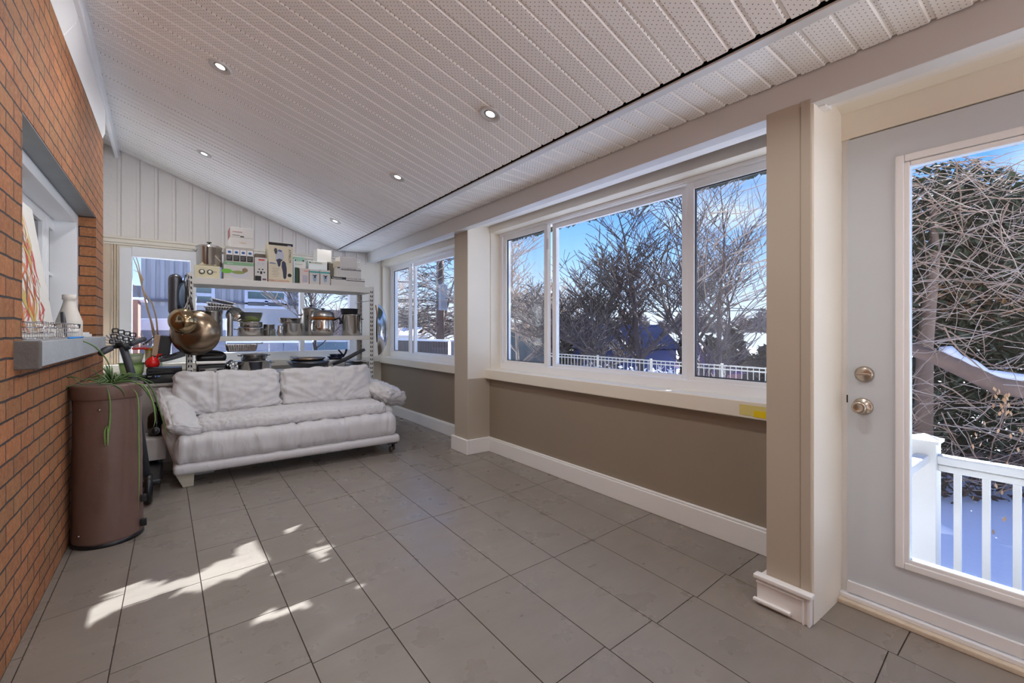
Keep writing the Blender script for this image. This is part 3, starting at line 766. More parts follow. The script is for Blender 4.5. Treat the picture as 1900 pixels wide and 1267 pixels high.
# low white cabinet left of the sofa
lc = thing('low_cabinet', (-.2, 5.0, 0), 'low white cabinet on the floor between the brick wall and the sofa', 'cabinet')
MB().box(-.45, -.06, 4.80, 5.12, .17, .355).build('body', M_leather2, lc, bevel=.01)
MB().box(-.28, -.277, 4.797, 4.80, .18, .35).build('door_gap', M_char, lc)
for x in (-.42, -.10):
    MB().box(x - .015, x + .015, 4.83, 4.86, 0, .17).build('leg', M_black, lc)
    MB().box(x - .015, x + .015, 5.06, 5.09, 0, .17).build('leg', M_black, lc)

# ---------------- grey cabinet with the clutter, left of the rack
TZ = .752
gc = thing('side_cabinet', (-.22, 5.62, 0), 'plain grey cabinet behind the sofa arm, loaded with appliances', 'cabinet')
MB().box(-.47, .045, 5.42, 5.95, .0, TZ - .02).build('body', mat('grey_laminate', (176, 172, 168), .5), gc, bevel=.004)
MB().box(-.48, .05, 5.40, 5.96, TZ - .02, TZ).build('top', mat('grey_laminate', (176, 172, 168), .5), gc, bevel=.003)
YT = 5.5
pl_ = thing('disc_player', (-.2, 5.6, TZ), 'wide black disc player with small printed marks, lowest on the grey cabinet', 'player')
a = at(214, 684, Y=YT); b = at(339, 701, Y=YT)
MB().box(a.x, b.x - .01, YT, YT + .33, TZ, TZ + .085).build('case', M_blackg, pl_, bevel=.006)
MB().box(a.x + .06, b.x - .05, YT - .003, YT, TZ + .012, TZ + .04).build('front_flap', M_black, pl_, bevel=.002)
MB().box(a.x + .02, a.x + .08, YT - .004, YT, TZ + .02, TZ + .04).build('display', M_char, pl_)
text('front_text', 'HDMI', .012, (-.21, YT - .002, TZ + .064), (1, 0, 0), (0, 0, 1), M_text_w, pl_)
MB().box(-.155, -.145, YT - .002, YT, TZ + .062, TZ + .074).box(-.135, -.115, YT - .002, YT, TZ + .062, TZ + .074).build('logo_badge', mat('badge_blue', (110, 150, 220), .4), pl_)
p2_ = thing('black_receiver', (-.04, 5.6, TZ + .087), 'slim black box lying on the right half of the disc player', 'player')
a = at(271, 674, Y=YT); 
MB().box(a.x, .055, YT + .01, YT + .28, TZ + .087, TZ + .145).build('case', M_black, p2_, bevel=.005)
MB().box(a.x + .02, .04, YT + .007, YT + .01, TZ + .105, TZ + .118).build('slot', M_blackg, p2_)
# green bowls
M_lime = mat('lime_plastic', (176, 208, 128), .3, 0, .06, 6, trans=.25); M_pale = mat('pale_green_plastic', (200, 214, 180), .3, 0, .05, 6, trans=.2)
a = at(219, 664, Y=5.6); b = at(269, 664, Y=5.6); cx_ = (a.x + b.x) / 2; rr_ = (b.x - a.x) / 2
bw_ = thing('plastic_bowl', (cx_, 5.6, TZ + .087), 'lime green see-through plastic bowl on the black disc player', 'bowl')
MB().lathe([(.02, 0), (rr_ * .80, 0), (rr_ * .88, .02), (rr_ * .98, .105), (rr_ * .94, .105), (rr_ * .84, .02), (.02, .012)], (cx_, 5.62, TZ + .087), 40).build('bowl_body', M_lime, bw_, smooth=True)
MB().lathe([(rr_ * .93, .104), (rr_ * 1.05, .104), (rr_ * 1.06, .111), (rr_ * .93, .111)], (cx_, 5.62, TZ + .087), 40, None, False, False).build('rim', mat('green_rim', (104, 158, 62), .35), bw_, smooth=True)
b2_ = thing('plastic_tub', (cx_ + .01, 5.62, TZ + .20), 'pale green tapered tub nested above the lime bowl', 'tub')
MB().lathe([(.02, 0), (rr_ * .62, 0), (rr_ * .82, .085), (rr_ * .78, .085), (rr_ * .58, .008), (.02, .008)], (cx_ + .01, 5.62, TZ + .19), 36).lathe([(rr_ * .80, .082), (rr_ * .88, .086), (rr_ * .80, .096)], (cx_ + .01, 5.62, TZ + .19), 36, None, False, False).build('tub_body', M_pale, b2_, smooth=True)
rd = thing('red_tray', (-.14, 5.6, TZ + .20), 'thin red plastic tray across the pale green tub', 'tray')
a = at(245, 647, Y=5.58); b = at(276, 648, Y=5.58)
MB().box(a.x, b.x, 5.53, 5.72, a.z - .008, a.z + .010).build('tray_body', mat('red_plastic', (198, 30, 36), .35), rd, bevel=.006)
yl = thing('yellow_jug', (-.06, 5.7, TZ + .145), 'pale yellow jug with a bright yellow rim behind the red kettle', 'jug')
a = at(268, 646, Y=5.75); b = at(286, 646, Y=5.75); cxx = (a.x + b.x) / 2; r_ = (b.x - a.x) / 2
MB().lathe([(.01, 0), (r_ * .8, 0), (r_ * 1.0, .17), (r_ * .95, .17), (r_ * .7, .01)], (cxx, 5.75, TZ + .145), 28).build('body', mat('cream_plastic', (238, 226, 168), .4), yl, smooth=True)
MB().lathe([(r_ * .95, .165), (r_ * 1.25, .172), (r_ * 1.25, .185), (r_ * .95, .19)], (cxx, 5.75, TZ + .145), 28, None, False, False).build('rim', mat('yellow_plastic', (236, 190, 40), .4), yl, smooth=True)
rk = thing('red_kettle', (-.03, 5.55, TZ + .145), 'small bright red rounded kettle beside the black speaker', 'kettle')
c3 = at(283, 666, Y=5.56)
MB().lathe([(.01, -.045), (.045, -.045), (.058, -.02), (.056, .012), (.036, .04), (.012, .048), (.010, .058), (.001, .06)], (c3.x, 5.56, TZ + .145 + .056), 32).build('body', mat('red_enamel', (222, 30, 26), .2), rk, smooth=True)
MB().tube([(c3.x + .03, 5.56, TZ + .23), (c3.x + .045, 5.56, TZ + .275), (c3.x + .075, 5.56, TZ + .272)], .010, 8).build('handle', mat('red_enamel', (222, 30, 26), .2), rk, smooth=True)
# speaker
a = at(296, 623, Y=5.56); b = at(316, 661, Y=5.56)
spk = thing('speaker_box', (.0, 5.6, TZ + .20), 'dark grey speaker box with a pale wooden side, tilted left of the wok', 'speaker')
Mt = Matrix.Translation((.5 * (a.x + b.x), 5.62, (a.z + b.z) / 2)) @ Matrix.Rotation(R(7), 4, 'Y')
hw = (b.x - a.x) / 2 + .005; hh = (a.z - b.z) / 2
MB().box(-hw, hw, -.06, .10, -hh, hh, Mt).build('cabinet_box', M_char, spk, bevel=.004)
MB().box(-hw + .012, hw - .006, -.064, -.06, -hh + .01, hh - .01, Mt).build('grille', M_black, spk, bevel=.002)
MB().box(-hw - .045, -hw, -.055, .10, -hh, hh, Mt).build('wooden_side', mat('pale_wood', (198, 172, 144), .5, 0, .1, 12), spk, bevel=.003)
MB().box(-hw - .046, -hw + .03, -.062, -.05, -hh - .012, -hh, Mt).build('foot', M_black, spk)
# grey handheld thing
hv = thing('handheld_vacuum', (.0, 5.52, TZ + .15), 'grey handheld vacuum with a ribbed handle lying below the wok', 'vacuum')
P0, P1, P2 = at(296, 669, Y=5.5), at(318, 663, Y=5.5), at(341, 655, Y=5.47)
MB().tube([P0, lerp(P0, P1, .5) + Vector((0, 0, .006)), P1, P2], [.018, .030, .028, .034], 14).build('body', mat('slate_plastic', (98, 104, 110), .4), hv, smooth=True)
rbs = MB()
for k in range(7):
    t = .2 + .08 * k; c4 = lerp(P0, P2, t); rbs.tube([c4 + Vector((-.002, -.012, .012)), c4 + Vector((.003, -.012, .022))], .018, 8)
rbs.build('ribs', M_char, hv, smooth=True)
# wire dish rack with square-ring feet
M_chrome = mat('chrome_wire', (200, 200, 204), .15, 1., .05, 8)
dr = thing('wire_dish_rack', (-.3, 5.65, TZ + .25), 'chrome wire rack with dark square rings, heaped on the green tub', 'rack')
gr = MB()
O = at(205, 643, Y=5.62); Ux = at(250, 645, Y=5.62) - O; Uz = at(208, 609, Y=5.70) - O
for i in range(3):
    for j in range(4):
        if i == 2 and j > 1: continue
        u_, v_ = 206 + j * 11 + i * -2.5, 613.5 + i * 10 + j * 2.6
        c5 = at(u_ + 8, v_, Y=5.60 - .02 * i)
        w_ = .020
        for (p_, q_) in (((-w_, -w_), (w_, -w_)), ((w_, -w_), (w_, w_)), ((w_, w_), (-w_, w_)), ((-w_, w_), (-w_, -w_))):
            gr.tube([c5 + Vector((p_[0], 0, p_[1] * .85)), c5 + Vector((q_[0], 0, q_[1] * .85))], .0065, 6)
gr.build('square_ring', M_char, dr, smooth=True)
wr_ = MB(); rw = random.Random(3)
for k in range(26):
    u_ = 203 + k * 2.4; s0 = at(u_, 622 + rw.uniform(-6, 4), Y=5.66); s1 = at(u_ + rw.uniform(2, 10), 645 + rw.uniform(-3, 2), Y=5.58)
    wr_.tube([s0, s1], .0028, 5)
for k in range(4):
    wr_.tube([at(198 - 2 * k, 625 + 5 * k, Y=5.66), at(225, 641 + k, Y=5.6), at(268, 640 + k * 2, Y=5.62), at(288, 628 + 2 * k, Y=5.64)], .0034, 6)
wr_.tube([at(197, 622, Y=5.6), at(212, 636, Y=5.56), at(226, 643, Y=5.56)], .006, 6)
wr_.build('wire_basket', M_chrome, dr, smooth=True)
ms = thing('kitchen_tongs', (-.06, 5.6, TZ + .25), 'bundle of dark steel tongs poking out right of the wire rack', 'tongs')
tn = MB()
for k in range(5):
    tn.tube([at(262 + k, 642 - k, Y=5.6), at(276 + 2 * k, 634 - 2 * k, Y=5.6), at(283 + k * 1.5, 627 - k * 1.5, Y=5.62)], [.004, .005, .003], 6)
tn.build('arms', mat('dark_steel', (90, 84, 84), .35, .8), ms, smooth=True)

# dried branches
tw = thing('dried_branches', (-.13, 6.1, TZ), 'tall dried tan branches standing before the end window', 'branches')
M_twig = mat('dried_tan', (186, 158, 126), .7, 0, .2, 20)
tb = MB(); YB = 6.3
def pth(l, r0, r1, Y=YB):
    P_ = [at(u, v, Y=Y) for u, v in l]; tb.tube(P_, [lerp(r0, r1, i / (len(P_) - 1)) for i in range(len(P_))], 6)
pth([(288, 628), (282, 600), (273, 572), (268, 548), (262, 525), (258, 508), (253, 492), (247, 478)], .012, .004)
pth([(286, 628), (280, 596), (272, 565), (265, 538), (261, 512), (257, 490), (253, 478)], .010, .004)
pth([(293, 626), (291, 600), (289, 585), (282, 562), (275, 553), (268, 542), (264, 530)], .010, .005)
pth([(263, 530), (264, 515), (260, 508)], .008, .006); pth([(266, 520), (262, 512), (256, 505), (247, 500)], .004, .002); pth([(247, 528), (252, 535), (258, 546), (259, 552)], .004, .003)
tb.build('twigs', M_twig, tw, smooth=True)
MB().lathe([(.01, 0), (.05, 0), (.06, .12), (.045, .30), (.04, .34), (.034, .34), (.03, .05)], (at(289, 640, Y=YB).x, YB, TZ), 28).build('vase', M_pale, tw, smooth=True)
st = thing('plant_stand', (at(289, 640, Y=YB).x, YB, 0), 'slim stand holding the vase of dried branches', 'stand')
MB().box(WL[st.name].x - .1, WL[st.name].x + .1, YB - .1, YB + .1, TZ - .03, TZ).build('top', M_char, st, bevel=.004)
for sx in (-.08, .08):
    for sy in (-.08, .08): MB().box(WL[st.name].x + sx - .01, WL[st.name].x + sx + .01, YB + sy - .01, YB + sy + .01, 0, TZ - .03).build('leg', M_char, st)

# ---------------- metal rack
RY0, RY1 = 5.50, 5.98
RXL, RXR = .092, 1.972
rack = thing('metal_shelf_rack', ((RXL + RXR) / 2, 5.74, 0), 'tall white slotted-metal shelving rack behind the sofa, full of pots', 'shelving rack')
def post(x, y, sx, sy, h):
    m_ = MB(); t = .003; w = .052
    m_.box(x, x + sx * w, y, y + sy * t, 0, h) if False else None
    x0, x1 = min(x, x + sx * w), max(x, x + sx * w); y0, y1 = min(y, y + sy * w), max(y, y + sy * w)
    yf0, yf1 = (y, y + t) if sy > 0 else (y - t, y)
    xf0, xf1 = (x, x + t) if sx > 0 else (x - t, x)
    m_.box(x0, x1, yf0, yf1, 0, h).box(xf0, xf1, y0, y1, 0, h)
    m_.cur = 1; z = .06
    while z < h - .03:
        for q_, s_ in ((.30, 1), (.70, -1)):
            xc = x + sx * w * q_
            yy = yf0 - .0012 if sy > 0 else yf1 + .0012
            m_.add([(xc - .006 - .002 * s_, yy, z), (xc + .006 - .002 * s_, yy, z), (xc + .005 + .002 * s_, yy, z + .026), (xc - .005 + .002 * s_, yy, z + .026)], [(0, 1, 2, 3)])
            yc = y + sy * w * q_; xx = xf1 + .0012 if sx > 0 else xf0 - .0012
            m_.add([(xx, yc - .006, z), (xx, yc + .006, z), (xx, yc + .005, z + .026), (xx, yc - .005, z + .026)], [(0, 1, 2, 3)])
            xo = xf0 - .0012 if sx > 0 else xf1 + .0012
            m_.add([(xo, yc - .006, z), (xo, yc + .006, z), (xo, yc + .005, z + .026), (xo, yc - .005, z + .026)], [(0, 1, 2, 3)])
        z += .052
    return m_.build('post', [M_rack, M_slot], rack)
post(RXL, RY0, 1, 1, 1.835); post(RXR, RY0, -1, 1, 1.805); post(RXL, RY1, 1, -1, 1.83); post(RXR, RY1, -1, -1, 1.80)
SH = {'top': 1.795, 'mid': 1.200, 'low': .800, 'bot': .30}
for k, z in SH.items():
    m_ = MB(); h_ = .052 if k != 'top' else .066
    x0, x1 = RXL + .045, RXR - .045
    m_.box(x0, x1, RY0 - .002, RY0 + .004, z - h_, z).box(x0, x1, RY1 - .004, RY1 + .002, z - h_, z)
    m_.box(x0, x1, RY0 + .004, RY0 + .030, z - h_, z - h_ + .006).box(x0, x1, RY0 + .004, RY0 + .03, z - .006, z)
    m_.box(RXL + .003, RXL + .03, RY0 + .01, RY1 - .01, z - h_, z - .001).box(RXR - .03, RXR - .003, RY0 + .01, RY1 - .01, z - h_, z - .001)
    m_.box(1.05, 1.09, RY0 + .004, RY1 - .004, z - h_ * .7, z - .014)
    m_.build('shelf_beam', M_rack, rack, bevel=.0015)
    MB().box(x0, x1, RY0 + .004, RY1 - .004, z - .012, z - .002).build('shelf_panel', M_rack, rack)
# ---------------- helpers for shelf goods
def span(u0, u1, Y): return at(u0, 600, Y=Y).x, at(u1, 600, Y=Y).x
def ztop(u, v, Y): return at(u, v, Y=Y).z
def carton(name, u0, u1, vtop, Y, z0, dep, label, cat='box', m=None, group=None, part='carton', rot=0):
    x0, x1 = span(u0, u1, Y); z1 = ztop(u0, vtop, Y)
    e = thing(name, ((x0 + x1) / 2, Y + dep / 2, z0), label, cat, group)
    MB().box(x0, x1, Y, Y + dep, z0, z1).build(part, m or M_card, e, bevel=.0025)
    return e, x0, x1, z0, z1
def patch(e, name, x0, x1, z0, z1, Y, m, k=1):
    return MB().box(x0, x1, Y - .0008 * k, Y - .0002, z0, z1).build(name, m, e)
def pot(name, u0, u1, vtop, Y, z0, label, cat='pot', m=None, prof=None, lid=False, knob=True, handles='side', group=None, rfac=.47, black_handle=False):
    x0, x1 = span(u0, u1, Y); r = (x1 - x0) * rfac; cx2 = (x0 + x1) / 2; yc = Y + r; h = ztop((u0 + u1) / 2, vtop, yc) - z0
    m = m or M_steel
    e = thing(name, (cx2, yc, z0), label, cat, group)
    pr = prof or [(.0, 0), (.95, 0), (1., .03), (1., .94), (1.05, .97), (1.05, 1.), (.98, 1.), (.95, .96), (.93, .08), (.0, .06)]
    MB().lathe([(max(a_ * r, .001), b_ * h) for a_, b_ in pr], (cx2, yc, z0), 40).build('pot_body', m, e, smooth=True)
    top_ = z0 + h
    if lid:
        MB().lathe([(1.04 * r, 0), (1.04 * r, .006), (.8 * r, .022), (.4 * r, .034), (.001, .036)], (cx2, yc, top_), 40).build('lid', m, e, smooth=True)
        if knob:
            MB().lathe([(.006, 0), (.006, .012), (.022, .016), (.024, .024), (.001, .027)], (cx2, yc, top_ + .034), 20).build('lid_knob', M_black, e, smooth=True)
    hm = M_black if black_handle else m
    if handles == 'side':
        for s_ in (-1, 1):
            zc = top_ - .22 * h
            MB().tube([(cx2 + s_ * r * .98, yc - .025, zc), (cx2 + s_ * (r + .028), yc - .022, zc + .004), (cx2 + s_ * (r + .028), yc + .022, zc + .004), (cx2 + s_ * r * .98, yc + .025, zc)], .0055, 8).build('handle', hm, e, smooth=True)
    elif handles == 'front':
        zc = top_ - .30 * h
        a_ = -math.pi / 2
        MB().tube([(cx2 - .035, yc - r * .97, zc), (cx2 - .032, yc - r - .026, zc + .004), (cx2 + .032, yc - r - .026, zc + .004), (cx2 + .035, yc - r * .97, zc)], .005, 8).build('handle', hm, e, smooth=True)
    return e, cx2, yc, r, top_
ZT_ = SH['top']; ZM = SH['mid']; ZL = SH['low']
# ======== top shelf
YS = 5.56
e, x0, x1, z0, z1 = carton('hot_plate', 361, 408, 491, YS, ZT_, .26, 'cream hot plate with two round dials at the left end of the top shelf', 'hot plate', mat('cream_enamel', (214, 206, 172), .35), part='housing')
for f_ in (.28, .60):
    cxq = lerp(x0, x1, f_); zc = (z0 + z1) / 2
    MB().lathe([(.024, 0), (.026, .004), (.020, .004), (.019, .002), (.001, .002)], (cxq, YS, zc), 28, Matrix.Rotation(R(90), 3, 'X')).build('dial', M_char, e, smooth=True)
    MB().lathe([(.001, 0), (.017, 0), (.016, .012), (.001, .013)], (cxq, YS, zc), 24, Matrix.Rotation(R(90), 3, 'X')).build('dial_knob', mat('cream_knob', (224, 220, 200), .4), e, smooth=True)
text('front_text', 'ELITE', .014, (lerp(x0, x1, .80), YS - .001, (z0 + z1) / 2), (1, 0, 0), (0, 0, 1), M_text_k, e, align='CENTER')
pot('stock_pot', 363, 415, 460, 5.57, z1 + .006, 'shiny steel stock pot standing on the cream hot plate', lid=True, handles='side')
# green spinner box
e, x0, x1, z0, z1 = carton('salad_bowl_box', 415, 471, 484, 5.53, ZT_, .28, 'white and green box picturing a salad bowl, under the box of blue pans', m=M_card)
patch(e, 'green_band', x0, x1, z1 - .035, z1 - .001, 5.53, mat('soft_green', (134, 178, 138), .6))
text('box_title', 'spinner', .018, (x0 + .03, 5.529, z1 - .024), (1, 0, 0), (0, 0, 1), M_text_w, e)
g_ = MB()
for (cxx, czz, rx_, rz_, mm, nm) in ((.62, .30, .085, .035, mat('bowl_print', (206, 206, 214), .6), 'bowl_print'), (.60, .42, .060, .018, mat('salad_print', (150, 160, 92), .6), 'salad_print'), (.22, .46, .050, .024, mat('lime_print', (118, 190, 70), .6), 'lime_print'), (.82, .56, .026, .024, mat('nut_print', (146, 124, 96), .6), 'nut_print')):
    c6 = (lerp(x0, x1, cxx - .12), 5.5290 - .0001, lerp(z0, z1, czz))
    MB().lathe([(.001, 0), (1, 0), (1, .0006), (.001, .0006)], (0, 0, 0), 28).v
    q_ = MB(); q_.add([(c6[0] + rx_ * math.cos(2 * math.pi * t / 28), 5.5286 + .0001 * (nm == 'bowl_print'), c6[2] + rz_ * math.sin(2 * math.pi * t / 28)) for t in range(28)], [tuple(range(28))]); q_.build(nm, mm, e)
zb = z1
e, x0, x1, z0, z1 = carton('pan_set_box', 419, 471, 456, 5.54, zb + .001, .26, 'box with four blue pan pictures above black captions', m=mat('taupe_card', (186, 180, 172), .6))
for k in range(4):
    xa = lerp(x0, x1, .02 + k * .245); xb = lerp(x0, x1, .23 + k * .245); zmid = lerp(z0, z1, .45)
    patch(e, 'picture_panel', xa, xb, zmid, lerp(z0, z1, .82), 5.54, M_text_w)
    patch(e, 'caption_panel', xa, xb, lerp(z0, z1, .05), zmid - .002, 5.54, mat('caption_black', (36, 34, 36), .6))
    cc = ((xa + xb) / 2, lerp(z0, z1, .63)); rq = (xb - xa) * .30
    q_ = MB(); q_.add([(cc[0] + rq * math.cos(2 * math.pi * t / 20), 5.5385, cc[1] + rq * .8 * math.sin(2 * math.pi * t / 20)) for t in range(20)], [tuple(range(20))]); q_.build('pan_picture', M_blue, e)
    q_ = MB()
    for j in range(3): q_.box(xa + .006, xb - .008 - .004 * j, 5.5385, 5.5388, lerp(z0, z1, .34) - j * .014, lerp(z0, z1, .34) - j * .014 + .004)
    q_.build('caption_text', mat('caption_grey', (150, 150, 150), .6), e)
zb = z1
e, x0, x1, z0, z1 = carton('small_carton', 427, 471.5, 439, 5.58, zb + .002, .24, 'low white carton with a tan stamp, second from the top of the left stack')
text('tan_stamp', 'TABLE', .022, ((x0 + x1) / 2, 5.579, (z0 + z1) / 2 - .008), (1, 0, 0), (0, 0, 1), mat('ink_tan', (206, 172, 112), .6), e, align='CENTER')
zb = z1
e, x0, x1, z0, z1 = carton('small_carton', 427, 471, 420, 5.58, zb + .001, .26, 'white carton with a red line of print, highest on the rack')
text('red_print', 'CORNINGWARE', .012, (x0 + .02, 5.579, z0 + .055), (1, 0, 0), (0, 0, 1), M_text_r, e)
patch(e, 'black_mark', lerp(x0, x1, .42), lerp(x0, x1, .58), z0 + .006, z0 + .018, 5.58, M_text_k)
patch(e, 'grey_print', x0 + .02, lerp(x0, x1, .40), z0 + .018, z0 + .026, 5.58, mat('print_grey', (140, 120, 116), .6))
MB().box(x0 - .0008, x0, 5.585, 5.83, z0 + .004, z1 - .004).build('red_side', mat('maroon_card', (150, 96, 88), .6), e)
e, x0, x1, z0, z1 = carton('blender_box', 473, 496, 477, 5.52, ZT_, .18, 'narrow white box with a red heading and black blender pictures')
patch(e, 'red_heading', lerp(x0, x1, .28), lerp(x0, x1, .78), lerp(z0, z1, .87), lerp(z0, z1, .94), 5.52, mat('coral_print', (214, 96, 92), .6))
for f_, g2, ww, hh2 in ((.3, .74, .010, .026), (.62, .74, .012, .020), (.35, .50, .012, .012), (.62, .50, .012, .012), (.25, .38, .012, .014), (.5, .36, .016, .030), (.75, .38, .012, .014)):
    xc = lerp(x0, x1, f_); zc = lerp(z0, z1, g2)
    patch(e, 'blender_picture', xc - ww / 2 - .002, xc + ww / 2 + .002, zc - hh2 / 2, zc + hh2 / 2, 5.52, M_text_k if g2 < .6 else mat('pale_lilac_print', (196, 196, 212), .6))
patch(e, 'dark_caption', x0 + .001, lerp(x0, x1, .5), z0 + .002, lerp(z0, z1, .22), 5.52, M_text_k); patch(e, 'cup_picture', lerp(x0, x1, .6), lerp(x0, x1, .92), z0 + .01, z0 + .03, 5.52, mat('mauve_print', (120, 90, 110), .6))
e, x0, x1, z0, z1 = carton('brown_carton', 474, 494, 470, 5.75, ZT_, .16, 'plain grey-brown carton hidden behind the narrow blender box', m=mat('dull_card', (150, 140, 130), .7))
# tall massager box
e, x0, x1, z0, z1 = carton('massager_box', 498, 543.5, 448, 5.53, ZT_, .22, 'tall cream box showing a dark handheld massager, with red lettering along its foot', m=mat('cream_card', (222, 212, 186), .6))
Yk = 5.53; HH = z1 - z0; WW = x1 - x0
patch(e, 'black_band', x0 + .002, x1 - .001, z1 - .032, z1 - .003, Yk, M_text_k)
patch(e, 'logo_patch', x1 - .055, x1 - .02, z1 - .036, z1 - .022, Yk, mat('logo_lilac', (190, 190, 220), .6), 2)
text('red_title', 'PERCUSSION', .0285, (x0 + .003, Yk - .0008, z0 + .006), (1, 0, 0), (0, 0, 1), M_text_r, e, sx=(WW - .008) / .192)
text('side_title', 'ATMRCM', .036, (x1 - .045, Yk - .0008, z1 - .065), (0, 0, -1), (1, 0, 0), M_text_k, e)
def poly(e, name, pts, m, k=1): 
    q_ = MB(); q_.add([(x0 + WW * a_, Yk - .0008 - .0004 * k, z0 + HH * b_) for a_, b_ in pts], [tuple(range(len(pts)))]); return q_.build(name, m, e)
poly(e, 'massager_picture', [(.54, .52), (.62, .55), (.70, .50), (.74, .36), (.74, .24), (.72, .12), (.66, .08), (.60, .12), (.58, .26), (.53, .40)], M_navy)
poly(e, 'head_picture', [(.30, .56), (.58, .57), (.62, .62), (.60, .76), (.50, .80), (.32, .76)], mat('silver_print', (190, 196, 210), .5))
poly(e, 'cup_picture', [(.30, .56), (.34, .52), (.38, .42), (.42, .38), (.48, .42), (.50, .52), (.58, .57), (.44, .60)], M_navy, 2)
poly(e, 'knob_picture', [(.22, .80), (.26, .72), (.32, .70), (.36, .76), (.34, .84), (.27, .86)], mat('shadow_print', (60, 58, 62), .5), 2)
poly(e, 'hand_picture', [(.34, .79), (.52, .76), (.56, .80), (.44, .83)], mat('blue_print', (96, 112, 160), .5), 3)
poly(e, 'plate_picture', [(.04, .475), (.12, .49), (.30, .47), (.30, .45), (.12, .46), (.04, .455)], mat('blue_print', (96, 112, 160), .5))
poly(e, 'round_seal', [(.86 + .085 * math.cos(t * .6283), .19 + .048 * math.sin(t * .6283)) for t in range(10)], M_text_k)
tl = MB()
for k in range(6): tl.box(x0 + WW * (.14 + .04 * (k % 2)), x0 + WW * (.44 - .03 * (k % 3)), Yk - .0012, Yk - .0008, z0 + HH * (.34 - .04 * k), z0 + HH * (.34 - .04 * k) + .003)
tl.build('small_print', mat('print_grey', (140, 120, 116), .6), e)
e, x0, x1, z0, z1 = carton('slim_carton', 544.5, 547, 480, 5.54, ZT_, .18, 'thin pale blue carton standing right of the tall massager box', m=mat('pale_blue_card', (196, 214, 226), .6))
e, x0, x1, z0, z1 = carton('dark_green_carton', 547.8, 554.5, 496, 5.55, ZT_, .16, 'dark green carton between the massager box and the pink box', m=mat('dark_green_card', (50, 78, 56), .6, 0, .5, 14))
e, x0, x1, z0, z1 = carton('pink_carton', 556.5, 573, 497, 5.53, ZT_, .16, 'pale pink carton with a soft grey picture on the top shelf', m=mat('pink_card', (222, 208, 202), .6))
patch(e, 'grey_picture', lerp(x0, x1, .3), lerp(x0, x1, .85), lerp(z0, z1, .1), lerp(z0, z1, .55), 5.53, mat('grey_lilac_print', (186, 186, 200), .6)); patch(e, 'coral_line', lerp(x0, x1, .45), lerp(x0, x1, .95), lerp(z0, z1, .80), lerp(z0, z1, .84), 5.53, mat('coral_print', (214, 96, 92), .6))
def dental(u0, u1, vt, lab):
    e, x0, x1, z0, z1 = carton('water_flosser_box', u0, u1, vt, 5.52, ZT_, .15, lab, group='teal-banded boxes on the top shelf')
    patch(e, 'teal_band', x0, x1, lerp(z0, z1, .77), lerp(z0, z1, .87), 5.52, M_teal)
    W = x1 - x0; q_ = MB(); q_.add([(x0 + W * a_, 5.5188, lerp(z0, z1, b_)) for a_, b_ in ((.26, .60), (.34, .64), (.5, .61), (.66, .64), (.76, .60), (.62, .56), (.56, .40), (.48, .40), (.44, .56))], [tuple(range(9))]); q_.build('handle_print', M_navy, e)
    q_ = MB(); q_.add([(x0 + W * a_, 5.5192, lerp(z0, z1, b_)) for a_, b_ in ((.30, .54), (.70, .54), (.66, .24), (.5, .16), (.36, .24))], [tuple(range(5))]); q_.build('body_print', mat('blue_grey_print', (150, 172, 196), .6), e)
dental(574.5, 593, 499, 'cream box with a teal band, left one of the pair on the top shelf')
dental(594.3, 612.5, 500.5, 'cream box with a teal band, right one of the pair, by the long boxes')
e, x0, x1, z0, z1 = carton('flat_green_carton', 546, 567.5, 486, 5.72, ZT_, .16, 'white carton with green print, behind the pink carton')
text('carton_print', 'FloralSense', .016, (x0 + .012, 5.719, z1 - .026), (1, 0, 0), (0, 0, 1), M_text_g, e)
zb = z1
e, x0, x1, z0, z1 = carton('green_lid_carton', 545, 565, 476, 5.72, zb + .001, .15, 'flat carton with a green and black pattern, on the white carton with green print', m=mat('mint_card', (132, 170, 152), .6))
patch(e, 'black_square', x0 + .008, x0 + .022, z0 + .012, z0 + .03, 5.72, M_text_k); patch(e, 'black_square', x1 - .022, x1 - .008, z0 + .012, z0 + .03, 5.72, M_text_k); patch(e, 'cream_foot', x0, x1, z0, z0 + .010, 5.72, M_card)
e, x0, x1, z0, z1 = carton('floral_carton', 572.5, 607, 483, 5.70, ZT_, .18, 'wide pale carton with green lettering behind the two teal-banded boxes', m=mat('ice_card', (208, 214, 216), .6))
patch(e, 'cream_head', x0, x1, z1 - .036, z1 - .004, 5.70, M_card); text('carton_print', 'FloralFlosser', .024, (x0 + .03, 5.698, z1 - .029), (1, 0, 0), (0, 0, 1), M_text_g, e)
patch(e, 'green_dot', x0 + .008, x0 + .024, z1 - .030, z1 - .012, 5.70, M_text_g, 2)
zb = z1
e, x0, x1, z0, z1 = carton('plain_white_carton', 588, 615, 462, 5.74, zb + .004, .18, 'plain white cube-shaped carton perched above the pale floral carton')
e, x0, x1, z0, z1 = carton('dark_picture_carton', 610, 622, 488, 5.70, ZT_ + .0, .16, 'dark patterned carton squeezed beside the long white boxes', m=mat('dark_print_card', (92, 86, 76), .5, 0, .4, 20))
patch(e, 'blue_foot', x0, x1, z0 + .02, z0 + .08, 5.70, mat('sky_print', (122, 160, 206), .5))
